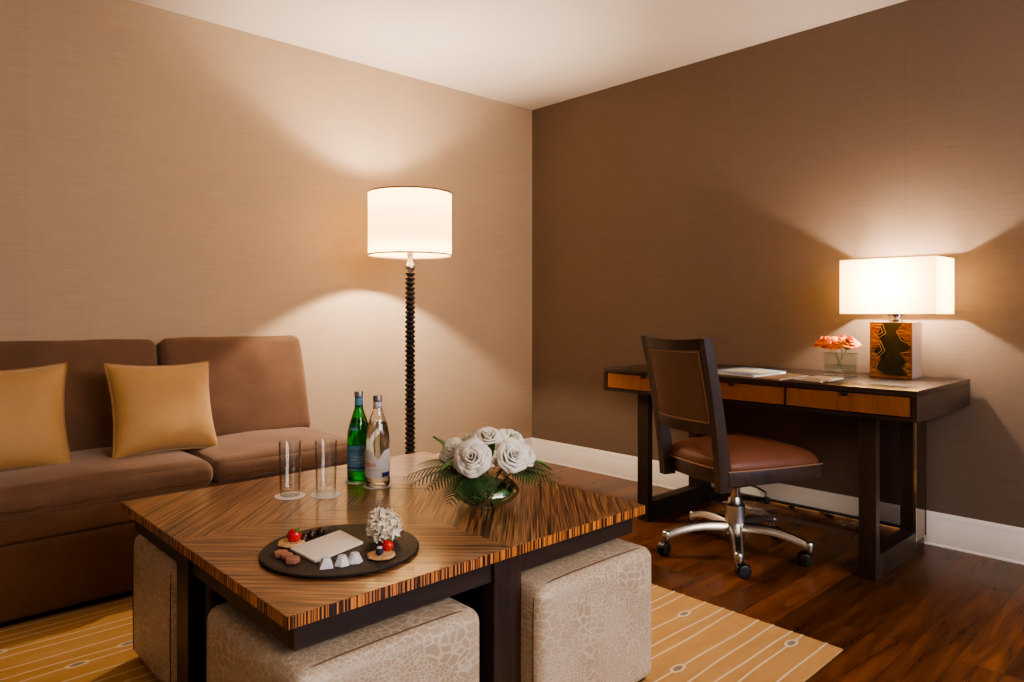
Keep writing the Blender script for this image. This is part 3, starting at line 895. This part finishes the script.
def bowl():
    t = thing('glass_bowl', 'squat round clear glass bowl holding the white roses', 'bowl', (BW[0], BW[1], TZ + .0004))
    out = [(.045, 0), (.055, .003), (.080, .018), (.096, .034), (.0985, .043), (.094, .055), (.080, .070), (.064, .080), (.058, .086), (.060, .094)]
    inn = [(r - .003, z + (.003 if i < 2 else 0)) for i, (r, z) in enumerate(out)]
    obj('bowl_body', lathe([(0, 0)] + out + inn[::-1] + [(0, .006)], 56), M['bowl'], t)
    w = [(r - .0034, z + (.0032 if i < 2 else 0)) for i, (r, z) in enumerate(out) if z < .06]
    obj('water', lathe([(0, .0066)] + w + [(.078, .062), (0, .062)], 48), M['water_t'], t)
bowl()
# leaf lining inside the bowl
bm = bmesh.new(); rg = random.Random(4)
for k in range(6):
    a = k * 2 * pi / 6 + .4
    def f(u, v, a=a):
        aa = a + (v - .5) * .95 * sin(pi * min(1, u * .92 + .06))
        r = .042 + .040 * sin(u * pi * .62); z = .012 + u * .050
        return Vector((r * cos(aa), r * sin(aa), z + .002 * sin(v * 9 + k)))
    merge(bm, grid(f, 8, 4))
o = obj('leaf_lining', bm, M['leaf'], sharp=80); o.location = (BW[0], BW[1], TZ); setp(o, 'ring of broad green leaves curled under water inside the rose bowl', 'leaves', kind='stuff')

def fern(label, tip, seed, width=.034, droop=.02):
    rg = random.Random(seed)
    b = Vector((BW[0], BW[1], .600)); tip = Vector(tip)
    dirn = tip - b; dirn.z = 0
    start = b + dirn.normalized() * .035; start.z = .598
    mid = (start + tip) / 2 + Vector((0, 0, .028 + droop))
    P = lambda u: start * (1 - u) ** 2 + mid * 2 * u * (1 - u) + tip * u * u
    t = thing('fern_frond', label, 'fern', start, 0, 'fern fronds round the white roses')
    N = 24; pts = [P(i / N) - start for i in range(N + 1)]
    obj('midrib', tube([p for p in pts], [.0014 * (1 - .7 * i / N) for i in range(N + 1)], 5), M['stem'], t)
    bm = bmesh.new(); up0 = Vector((0, 0, 1))
    cnt = 15
    for k in range(cnt):
        u = .10 + .88 * k / (cnt - 1)
        p = P(u) - start; T = (P(min(1, u + .02)) - P(u - .02)).normalized()
        S = T.cross(up0).normalized(); U = S.cross(T).normalized()
        ln = 1.25 * width * (sin(pi * (.18 + .80 * u)) ** .8) * 1.15 + .004
        for s in (-1, 1):
            d = (S * s * .86 + T * .5).normalized(); w = T - d * T.dot(d); w.normalize()
            M_ = 11; left = []; right = []
            for j in range(M_ + 1):
                q = j / M_
                c = p + d * ln * q - U * ln * .22 * q * q
                hw = ln * .125 * (1 - q) ** .6 + .0002
                o1 = hw * (1.0); 
                tooth = 1.0 if j % 2 == 0 else .40
                left.append(bm.verts.new(c + w * o1 * tooth + d * ln * .04)); right.append(bm.verts.new(c - w * o1 * tooth + d * ln * .04))
            for j in range(M_):
                bm.faces.new((left[j], left[j + 1], right[j + 1], right[j]))
    obj('leaflets', bm, M['fern'], t, sharp=80)
fd = [((-2.462, -1.950, .588), 'fern frond pointing farthest left towards the clear bottle'),
      ((-2.452, -2.052, .572), 'fern frond drooping left in front, just below the leftmost one'),
      ((-2.438, -2.130, .545), 'fern frond hanging down at the front left of the bowl'),
      ((-2.395, -2.185, .556), 'fern frond lying across the front left rim of the bowl'),
      ((-2.420, -1.960, .622), 'fern frond rising at the back left of the roses'),
      ((-2.098, -2.200, .592), 'fern frond pointing right, the highest on the right side'),
      ((-2.125, -2.262, .560), 'fern frond drooping at the right front of the bowl'),
      ((-2.120, -2.060, .600), 'fern frond behind the roses on the far side of the bowl'),
      ((-2.478, -2.005, .578), 'fern frond between the two leftmost ones'),
      ((-2.100, -2.235, .575), 'fern frond between the two pointing right'),
      ((-2.205, -2.255, .572), 'short fern frond under the front right white rose')]
for i, (tp, lb) in enumerate(fd): fern(lb, tp, i, .040 if i < 5 else .034)

def leaf(label, base, tip, w, seed):
    t = thing('rose_leaf', label, 'leaf', base, 0, 'broad leaves among the white roses')
    b = Vector(base); d = Vector(tip) - b; side = d.cross(Vector((0, 0, 1))).normalized(); up = side.cross(d).normalized()
    def f(u, v):
        s = v * 2 - 1
        return d * u + side * s * w * (sin(pi * u ** .8) ** .9) * (1 + .06 * sin(u * 40)) + up * (abs(s) * w * .25 + .02 * sin(u * pi))
    obj('blade', grid(f, 14, 6), M['leaf'], t, sharp=80)
    obj('vein', tube([d * u + up * (.02 * sin(u * pi) - .0006) for u in [i / 8 for i in range(9)]], .0009, 5), M['stem'], t)
leaf('green pointed leaf standing up at the far left behind the white roses', (-2.350, -2.010, .615), (-2.378, -1.975, .700), .020, 1)
leaf('bright green leaf sticking out to the right under the roses', (-2.205, -2.165, .612), (-2.135, -2.225, .605), .018, 2)
leaf('green leaf below the front left white rose', (-2.345, -2.075, .612), (-2.425, -2.075, .622), .017, 3)
leaf('small green leaf between the two front white roses', (-2.285, -2.13, .640), (-2.300, -2.165, .695), .012, 4)

# ------------------------------------------------------------------ DESK
DZ = .77
def desk():
    x0, x1, y0, y1 = -.722, -.024, -2.762, -1.262
    t = thing('writing_desk', 'long dark wood writing desk with three orange brown drawers by the brown wall', 'desk', (-.37, -2.01, 0))
    obj('desktop', box(x0, x1, y0, y1, .748, DZ, .002), M['wenge_h'], t, world=True)
    zb = .652
    bd = bmesh.new()
    merge(bd, box(x0, x1, y0, y0 + .018, zb, .748)); merge(bd, box(x0, x1, y1 - .018, y1, zb, .748))
    merge(bd, box(x1 - .015, x1, y0 + .018, y1 - .018, zb, .748)); merge(bd, box(x0, x1 - .015, y0 + .018, y1 - .018, zb, zb + .014))
    obj('carcass', bd, M['wenge_h'], t, world=True)
    ys = [y0 + .018, -2.250, -1.752, y1 - .018]
    for yy in ys[1:3]: obj('divider', box(x0 + .003, x0 + .4, yy - .003, yy + .003, zb + .014, .748), M['wenge'], t, world=True)
    for a, b in zip(ys, ys[1:]):
        c = (a + b) / 2
        dr = bmesh.new()
        merge(dr, box(x0 + .004, x0 + .022, a + .005, b - .005, zb + .017, .744, .001, 1))
        for (p, q, r, s) in ((x0 + .022, x1 - .06, a + .02, a + .03), (x0 + .022, x1 - .06, b - .03, b - .02), (x1 - .07, x1 - .06, a + .03, b - .03)):
            merge(dr, box(p, q, r, s, zb + .02, .735))
        merge(dr, box(x0 + .022, x1 - .07, a + .03, b - .03, zb + .02, zb + .026))
        d = obj('drawer', dr, M['drawer'], t, world=True)
        obj('pull', box(x0 - .003, x0 + .006, c - .014, c + .014, .732, .7455, .0015, 1), M['black'], d, world=True, root=t)
    for yc in (-1.475, -2.567):
        ya, yb = yc - .033, yc + .033
        f = -.672
        obj('leg', box(f, f + .04, ya, yb, .0, zb - .0005, .0015, 1), M['wenge'], t, world=True)
        lg = obj('leg', box(-.20, -.05, ya + .012, yb, .0, zb - .0005, .0015, 1), M['wenge'], t, world=True)
        obj('foot_rail', box(f + .04, -.20, ya, yb, 0.0, .095, .0015, 1), M['wenge'], t, world=True)
        if yc < -2:
            # polished metal cladding on outer face of the rear leg
            pl = bmesh.new(); merge(pl, box(-.198, -.05, ya + .004, ya + .0118, .05, zb - .002, .001, 1))
            obj('metal_plate', pl, M['chrome_d'], lg, world=True, root=t)
            tr = bmesh.new()
            merge(tr, box(-.062, -.05, ya + .0015, ya + .0038, .02, zb - .002)); merge(tr, box(-.198, -.190, ya + .0015, ya + .0038, .02, zb - .002))
            obj('metal_edge', tr, M['chrome'], lg, world=True, root=t)
    obj('stretcher', box(-.115, -.095, -2.533, -1.509, .014, .076, .002), M['chrome'], t, world=True)
    obj('stretcher_cap', box(-.119, -.093, -2.533, -1.509, .0765, .084, .001, 1), M['black'], t, world=True)
desk()

# ------------------------------------------------------------------ TABLE LAMP
def table_lamp():
    t = thing('table_lamp', 'table lamp with lit rectangular shade and amber zigzag block base on the desk', 'lamp', (-.150, -2.500, DZ + .0005))
    hx, hy, h = .062, .088, .250
    b = obj('base', box(-hx, hx, -hy, hy, 0, h, .001, 1), M['side'], t)
    obj('front_panel', box(-hx - .0035, -hx - .0003, -hy, hy, 0.0, h, .0006, 1), M['lacq'], b)
    # dark inlay with jagged sides. local y: +y is image-left
    xf = -hx - .0048
    poly = [(.030, .246), (-.042, .246), (-.018, .205), (-.052, .168), (-.070, .132), (-.032, .110), (-.056, .070), (-.045, .040), (-.060, .012),
            (.020, .012), (.052, .040), (.034, .085), (.060, .118), (.030, .155), (.046, .190)]
    poly = [(y * 1.18, z) for y, z in poly]
    obj('inlay', prism(poly, xf, -hx - .0030, axis='x'), M['inlay'], b)
    def ln(pts, r=.0009): obj('inlay_line', tube([(xf - .0004, y * 1.08, z) for y, z in pts], r, 6), M['line'], b)
    ln([(.072, .238), (.030, .238), (.018, .200), (.045, .178), (.072, .205)])
    ln([(.060, .225), (.038, .225), (.030, .203), (.048, .192)])
    ln([(.070, .160), (.040, .165), (.022, .120), (.052, .085), (.072, .110)])
    ln([(.062, .148), (.044, .150), (.034, .122), (.054, .100)])
    ln([(-.075, .150), (-.040, .170), (-.022, .210), (-.048, .214)])
    ln([(-.074, .118), (-.036, .112)]); ln([(-.074, .060), (-.058, .066), (-.044, .045), (-.074, .030)])
    ln([(.070, .060), (.050, .062), (.060, .030), (.072, .028)])
    fr = bmesh.new()
    for (a0, a1, c0, c1) in ((-hy, hy, 0, .004), (-hy, hy, h - .004, h), (-hy, -hy + .004, 0, h), (hy - .004, hy, 0, h)):
        merge(fr, box(-hx - .0055, -hx - .0032, a0, a1, c0, c1))
    obj('border', fr, M['drawer'], b)
    obj('neck', lathe([(.029, h), (.029, h + .012), (.016, h + .014), (.016, h + .020), (.027, h + .022), (.027, h + .036), (.012, h + .035), (.010, h + .055), (0, h + .055)], 28), M['chrome'], t)
    # rectangular shade
    sx, sy = .125, .2; z0, z1 = .286, .535
    sh = bmesh.new(); r = .004
    c = [(-sx, -sy), (sx, -sy), (sx, sy), (-sx, sy)]
    vv = []
    for z in (z0, z1): vv.append([sh.verts.new((x, y, z)) for x, y in c])
    for i in range(4):
        j = (i + 1) % 4; sh.faces.new((vv[0][i], vv[0][j], vv[1][j], vv[1][i]))
    s = obj('lamp_shade', sh, M['shade_d'], t, smooth=False)
    for zz in (z0, z1):
        e = .0014; pts = [(x, y, zz) for x, y in c]
        bm = bmesh.new()
        for i in range(4):
            a, b_ = Vector(pts[i]), Vector(pts[(i + 1) % 4]); merge(bm, tube([a, b_], .0018, 6))
        obj('shade_rim', bm, M['gold_pipe'], s)
    wire = bmesh.new()
    for p in (((0, 0, z1 - .012), (sx, sy, z1 - .002)), ((0, 0, z1 - .012), (-sx, sy, z1 - .002)), ((0, 0, z1 - .012), (sx, -sy, z1 - .002)), ((0, 0, z1 - .012), (-sx, -sy, z1 - .002))):
        merge(wire, tube(p, .0014, 6))
    merge(wire, tube([(0, 0, h + .05), (.03, 0, h + .08), (.035, 0, .44), (0, 0, z1 - .012)], .0016, 6))
    obj('shade_carrier', wire, M['silver'], t)
    obj('finial', lathe([(0, z1 - .014), (.006, z1 - .010), (.003, z1 - .002), (.009, z1 + .004), (.007, z1 + .010), (0, z1 + .013)], 16), M['chrome_d'], t)
    obj('bulb', lathe([(0, h + .055), (.011, h + .057), (.016, h + .08), (.022, h + .10), (.020, h + .118), (0, h + .128)], 16), M['bulb'], t)
table_lamp()

# ------------------------------------------------------------------ DESK VASE WITH ORANGE ROSES
def desk_vase():
    vx, vy = -.318, -2.320; rz = R(-12)
    t = thing('glass_vase', 'square clear glass vase of orange roses on the desk beside the lamp', 'vase', (vx, vy, DZ + .0004), rz)
    s, h, w = .052, .108, .004
    bm = bmesh.new()
    def ring(hw, z): return [bm.verts.new((hw * a, hw * b, z)) for a, b in ((-1, -1), (1, -1), (1, 1), (-1, 1))]
    rs = [ring(s, 0), ring(s, h), ring(s - w, h), ring(s - w, .014)]
    bm.faces.new(rs[0][::-1]); bm.faces.new(rs[3])
    for a, b in zip(rs, rs[1:]):
        for i in range(4): bm.faces.new((a[i], a[(i + 1) % 4], b[(i + 1) % 4], b[i]))
    bmesh.ops.bevel(bm, geom=bm.edges[:], offset=.0012, segments=2, affect='EDGES')
    obj('vase_body', bm, M['vase'], t)
    eb = bmesh.new()
    cs = [Vector((s * a, s * b, 0)) for a, b in ((-1, -1), (1, -1), (1, 1), (-1, 1))]
    for p in (0, h): merge(eb, tube([c_ * .975 + Vector((0, 0, p + (.002 if p == 0 else -.001))) for c_ in cs], .0016, 6, closed=True))
    obj('polished_edge', eb, M['glass_c'], t)
    q = s - w - .0004
    obj('water', box(-q, q, -q, q, .0144, .052), M['water_t'], t)
    V0 = Vector((vx, vy, DZ))
    oc = [((-.040, .050, .158), .046, 'open orange rose at the left of the square vase'),
          ((-.035, -.050, .156), .046, 'open orange rose at the right of the square vase, nearest the lamp'),
          ((.035, .006, .168), .038, 'orange rose at the back of the square vase'),
          ((-.066, .000, .146), .032, 'deeper orange rose in the front middle of the square vase')]
    for i, (d, r, lb) in enumerate(oc):
        c = V0 + Vector(d); out = Vector((d[0], d[1], .05)); toc = (cam - c).normalized()
        rose(lb, c, r, 60 + i, out.normalized() * .5 + toc * .2 + Vector((0, 0, .9)), M['rose_o'], (vx - d[0] * .55, vy - d[1] * .85, DZ + .018), 'orange roses in the square vase', 1.0)
desk_vase()

# ------------------------------------------------------------------ MAGAZINES
def quad_book(name, label, cat, pts, z, th, cover, group=None):
    cx = sum(p[0] for p in pts) / 4; cy = sum(p[1] for p in pts) / 4
    t = thing(name, label, cat, (cx, cy, z), 0, group)
    P = [(x - cx, y - cy) for x, y in pts]
    Q = [(x * .985, y * .985) for x, y in P]
    obj('pages', prism(Q, .0005, th - .0008), M['paper'], t)
    obj('cover', prism(P, th - .0008, th), cover, t)
    obj('back_cover', prism(P, 0, .0005), cover, t)
    return t, P
t, P = quad_book('magazine', 'glossy magazine with sky blue and white cover on the desk behind the chair', 'magazine', [(-.585, -1.79), (-.655, -2.075), (-.36, -2.085), (-.26, -1.815)][::-1], DZ + .0005, .011, M['mag_b'])
pic = prism([(p[0] * .5, p[1] * .8 - .01) for p in P], .0112, .0116); obj('cover_picture', pic, M['mag_l'], t)
quad_book('brochure', 'tan brochure between the blue magazine and the leaflets on the desk', 'brochure', [(-.655, -2.095), (-.690, -2.215), (-.41, -2.215), (-.36, -2.10)][::-1], DZ + .0005, .004, M['mag_t'])
quad_book('leaflet', 'beige leaflet lying in front of the glass vase on the desk', 'leaflet', [(-.62, -2.245), (-.660, -2.375), (-.42, -2.375), (-.40, -2.255)][::-1], DZ + .0005, .005, M['mag_l'], )
t, P = quad_book('notepad', 'narrow brown and white notepad on the desk edge nearest the vase', 'notepad', [(-.60, -2.262), (-.64, -2.402), (-.595, -2.41), (-.555, -2.272)][::-1], DZ + .0058, .004, M['mag_t'])

# ------------------------------------------------------------------ OFFICE CHAIR
def office_chair():
    t = thing('office_chair', 'swivel office chair with chestnut leather seat, dark wood back and silver star base', 'chair', (-.768, -2.045, 0), R(-19))
    # seat frame outline (local: +x forward)
    def outline(rr, rf, xb, xf, n=8, bow=.02):
        pts = []
        for i in range(n + 1): u = i / n; pts.append((xb + (xf - xb) * u, -(rr + (rf - rr) * u ** .8) - .006 * sin(pi * u)))
        for i in range(1, n): u = i / n; pts.append((xf + bow * sin(pi * u), -rf + 2 * rf * u))
        for i in range(n + 1): u = 1 - i / n; pts.append((xb + (xf - xb) * u, (rr + (rf - rr) * u ** .8) + .006 * sin(pi * u)))
        for i in range(1, n): u = i / n; pts.append((xb - bow * .8 * sin(pi * u), rr - 2 * rr * u))
        return pts
    ol = outline(.208, .240, -.215, .255)
    obj('seat_frame', prism(ol, .356, .416, .004), M['chair_wood'], t)
    # cushion: domed
    bm = bmesh.new(); rings = []
    N = len(ol); c = Vector((.015, 0))
    zs = [(1.0, .416), (1.012, .424), (1.012, .434), (.995, .448), (.95, .465), (.85, .482), (.68, .496), (.45, .506), (.2, .510)]
    for k, z in zs:
        rings.append([bm.verts.new((c.x + (x - c.x) * k, y * k, z - .008 * max(0, (x - .1)) * 3)) for x, y in ol])
    for a, b in zip(rings, rings[1:]):
        for i in range(N): bm.faces.new((a[i], a[(i + 1) % N], b[(i + 1) % N], b[i]))
    bm.faces.new(rings[-1]); bm.faces.new(rings[0][::-1])
    s = obj('seat', bm, M['leather'], t, sharp=60)
    md = s.modifiers.new('sub', 'SUBSURF'); md.levels = 1; md.render_levels = 2
    obj('piping', tube([(c.x + (x - c.x) * 1.014, y * 1.014, .419) for x, y in ol], .0035, 6, closed=True), M['welt'], s)
    # back: frame curve as function of height and side
    def bx(z): # rear posts rake
        u = (z - .33) / .63; return -.225 - .02 * u - .085 * u ** 1.5
    sag = .034
    def back(y, z): return bx(z) - sag * (1 - (y / .215) ** 2) * min(1, max(0, (z - .40) / .2))
    for sgn in (-1, 1):
        bm = bmesh.new(); rings = []
        for i in range(15):
            z = .335 + (.957 - .335) * i / 14; x = bx(z)
            w = .018; d0 = .020 + .010 * (1 - i / 14)
            yc = sgn * (.186 + .012 * i / 14)
            zt = z + (.004 if i == 14 else 0)
            rings.append([bm.verts.new((x + a * d0, yc + b * w, zt)) for a, b in ((-1, -1), (1, -1), (1, 1), (-1, 1))])
        for a, b in zip(rings, rings[1:]):
            for k in range(4): bm.faces.new((a[k], a[(k + 1) % 4], b[(k + 1) % 4], b[k]))
        bm.faces.new(rings[-1]); bm.faces.new(rings[0][::-1])
        bmesh.ops.recalc_face_normals(bm, faces=bm.faces)
        obj('back_post', bm, M['chair_wood'], t)
    def slab(zlo, zhi, th, half=.176, dip=0, off=0, puff=0):
        bm = bmesh.new(); n = 16; m_ = 8
        def pt(i, j, side):
            y = -half + 2 * half * i / n; v = j / m_
            z = zlo + (zhi - zlo) * v - dip * (1 - (y / half) ** 2) 
            x = back(y, z) + side * th + off
            x += side * puff * (1 - (y / half) ** 4) * (1 - (2 * v - 1) ** 4)
            return (x, y, z)
        F = [[bm.verts.new(pt(i, j, 1)) for j in range(m_ + 1)] for i in range(n + 1)]
        B = [[bm.verts.new(pt(i, j, -1)) for j in range(m_ + 1)] for i in range(n + 1)]
        for i in range(n):
            for j in range(m_):
                bm.faces.new((F[i][j], F[i + 1][j], F[i + 1][j + 1], F[i][j + 1])); bm.faces.new((B[i][j], B[i][j + 1], B[i + 1][j + 1], B[i + 1][j]))
            bm.faces.new((F[i][0], B[i][0], B[i + 1][0], F[i + 1][0])); bm.faces.new((F[i][m_], F[i + 1][m_], B[i + 1][m_], B[i][m_]))
        for j in range(m_):
            bm.faces.new((F[0][j], F[0][j + 1], B[0][j + 1], B[0][j])); bm.faces.new((F[n][j], B[n][j], B[n][j + 1], F[n][j + 1]))
        bmesh.ops.recalc_face_normals(bm, faces=bm.faces)
        return bm
    obj('top_rail', slab(.912, .957, .014, dip=.006), M['chair_wood'], t)
    obj('lower_rail', slab(.562, .612, .014, dip=-.0), M['chair_wood'], t)
    bk = obj('backrest', slab(.612, .908, .010, half=.174, dip=.004, puff=.008), M['leather_b'], t)
    pts = []
    for i in range(17): y = -.171 + .342 * i / 16; pts.append((back(y, .616) - .0125, y, .616))
    for i in range(1, 12): z = .616 + .286 * i / 12; pts.append((back(.171, z) - .0125, .171, z))
    for i in range(17): y = .171 - .342 * i / 16; pts.append((back(y, .900) - .0125, y, .902))
    for i in range(1, 12): z = .902 - .286 * i / 12; pts.append((back(-.171, z) - .0125, -.171, z))
    obj('piping', tube(pts, .0028, 6, closed=True), M['welt'], bk)
    # mechanism
    me = bmesh.new(); merge(me, box(-.10, .12, -.07, .07, .325, .3555, .004)); merge(me, box(-.05, .06, -.035, .035, .295, .325, .004))
    obj('tilt_mechanism', me, M['black'], t)
    obj('gas_column', lathe([(.022, .20), (.022, .296), (0, .296)], 24), M['chrome_d'], t)
    obj('column_cover', lathe([(.046, .118), (.046, .125), (.044, .130), (.042, .215), (.034, .222), (.026, .25), (0, .250)], 28), M['alu'], t)
    lv = tube([(.02, -.03, .315), (.02, -.12, .312), (.03, -.155, .300), (.025, -.162, .282)], .004, 8)
    l = obj('height_lever', lv, M['black'], t)
    kb = lathe([(0, -.014), (.011, -.013), (.017, -.004), (.017, .006), (.011, .013), (0, .014)], 16); kb.transform(Matrix.Translation((.022, -.165, .270)))
    obj('lever_knob', kb, M['black'], l)
    kb = lathe([(0, -.03), (.014, -.03), (.016, -.02), (.014, 0), (0, 0)], 16); kb.transform(Matrix.Translation((.07, -.03, .325)))
    obj('tension_knob', kb, M['black'], t)
    # star base: world angles 143+72k ; local = world + 16
    hub = obj('hub', lathe([(.0, .088), (.042, .090), (.046, .100), (.044, .122), (.036, .132), (0, .132)], 28), M['alu'], t)
    for k in range(5):
        a = R(140 + 72 * k + 19)
        pr = []; n = 12
        for i in range(n + 1):
            u = i / n; r = .030 + .275 * u
            z = .118 + .012 * sin(u * pi * .8) - .040 * u ** 2.2
            w = .029 - .009 * u; h = .020 - .005 * u
            pr.append((r, z, w, h))
        bm = bmesh.new(); rings = []
        for r, z, w, h in pr:
            rings.append([bm.verts.new((r, w * q, z + h * s)) for q, s in ((-1, -.7), (-.95, .2), (-.55, .95), (.55, .95), (.95, .2), (1, -.7))])
        for A, B in zip(rings, rings[1:]):
            for i in range(6): bm.faces.new((A[i], A[(i + 1) % 6], B[(i + 1) % 6], B[i]))
        bm.faces.new(rings[-1]); bm.faces.new(rings[0][::-1])
        bmesh.ops.recalc_face_normals(bm, faces=bm.faces)
        tip = lathe([(.0, .060), (.014, .060), (.018, .066), (.018, .098), (.012, .104), (0, .104)], 16); tip.transform(Matrix.Translation((.308, 0, 0)))
        merge(bm, tip)
        bm.transform(Matrix.Rotation(a, 4, 'Z'))
        arm = obj('base_arm', bm, M['alu'], t, sharp=50)
        ca = bmesh.new(); sw = R(40 + 77 * k)
        for s_ in (-1, 1):
            w_ = lathe([(0, -.009), (.020, -.009), (.0265, -.006), (.028, 0), (.0265, .006), (.020, .009), (0, .009)], 24)
            w_.transform(Matrix.Translation((.018, s_ * .013, .028)) @ Matrix.Rotation(pi / 2, 4, 'X'))
            merge(ca, w_)
        hood = grid(lambda u, v: Vector((.018 + .031 * cos(pi * .1 + u * pi * .95), -.013 + .026 * v, .030 + .031 * sin(pi * .1 + u * pi * .95))), 10, 2)
        merge(ca, hood)
        merge(ca, tube([(.0, 0, .030), (.0, 0, .064)], .006, 8))
        ca.transform(Matrix.Rotation(a, 4, 'Z') @ Matrix.Translation((.308, 0, 0)) @ Matrix.Rotation(sw, 4, 'Z'))
        obj('caster', ca, M['black'], arm)
office_chair()

# ------------------------------------------------------------------ LIGHTS
def light(name, typ, loc, energy, color, size=.05, rot=None, sy=None, spread=None):
    l = bpy.data.lights.new(name, typ); l.energy = energy; l.color = color
    if typ == 'POINT': l.shadow_soft_size = size
    if typ == 'AREA':
        l.size = size
        if sy: l.shape = 'RECTANGLE'; l.size_y = sy
        if spread: l.spread = spread
    o = bpy.data.objects.new(name, l); o.location = loc
    if rot: o.rotation_euler = rot
    return link(o)
def aim(o, tgt):
    d = Vector(tgt) - Vector(o.location); o.rotation_euler = d.to_track_quat('-Z', 'Y').to_euler()
WARM = (1, .80, .60)
light('floor_lamp_light', 'POINT', (-1.409, -.48, 1.531), 24, WARM, .02)
for nm, rot, en, sz in (('floor_lamp_downlight', (0, 0, 0), 62, .018), ('floor_lamp_uplight', (pi, 0, 0), 66, .075)):
    l_ = light(nm, 'SPOT', (-1.409, -.48, 1.531), en, WARM, rot=rot); l_.data.spot_size = R(150); l_.data.spot_blend = .5; l_.data.shadow_soft_size = sz
light('table_lamp_light', 'POINT', (-.150, -2.495, DZ + .418), 48, WARM, .020)
f1 = light('room_fill', 'AREA', (-2.2, -5.6, 2.2), 125, (1, .84, .72), 2.5, sy=1.2); aim(f1, (-2.2, -1.5, .6))
f2 = light('room_fill', 'AREA', (-5.6, -3.2, 2.2), 8, (1, .80, .62), 2.0, sy=1.2); aim(f2, (-1.5, -1.2, 1.0))
f3 = light('window_glow', 'AREA', (-.6, -5.8, 1.3), 32, (.55, .68, 1), 1.0, sy=1.6); aim(f3, (-1.4, -2.0, .5))

w = bpy.data.worlds.new('room_air'); w.use_nodes = True
w.node_tree.nodes['Background'].inputs[0].default_value = (.3, .24, .18, 1); w.node_tree.nodes['Background'].inputs[1].default_value = .2
scene.world = w

# ------------------------------------------------------------------ CAMERA
cd = bpy.data.cameras.new('camera'); cd.sensor_width = 36; cd.lens = 708 / 1024 * 36; cd.shift_y = -30 / 1024
cd.clip_start = .02
co = bpy.data.objects.new('camera', cd); co.location = (-3.634, -3.652, 1.07)
co.rotation_euler = (pi / 2, 0, math.atan2(.7285, .685) - pi / 2)
link(co); scene.camera = co
scene.view_settings.view_transform = 'AgX'
scene.view_settings.look = 'AgX - Medium High Contrast'
scene.view_settings.exposure = 0.05
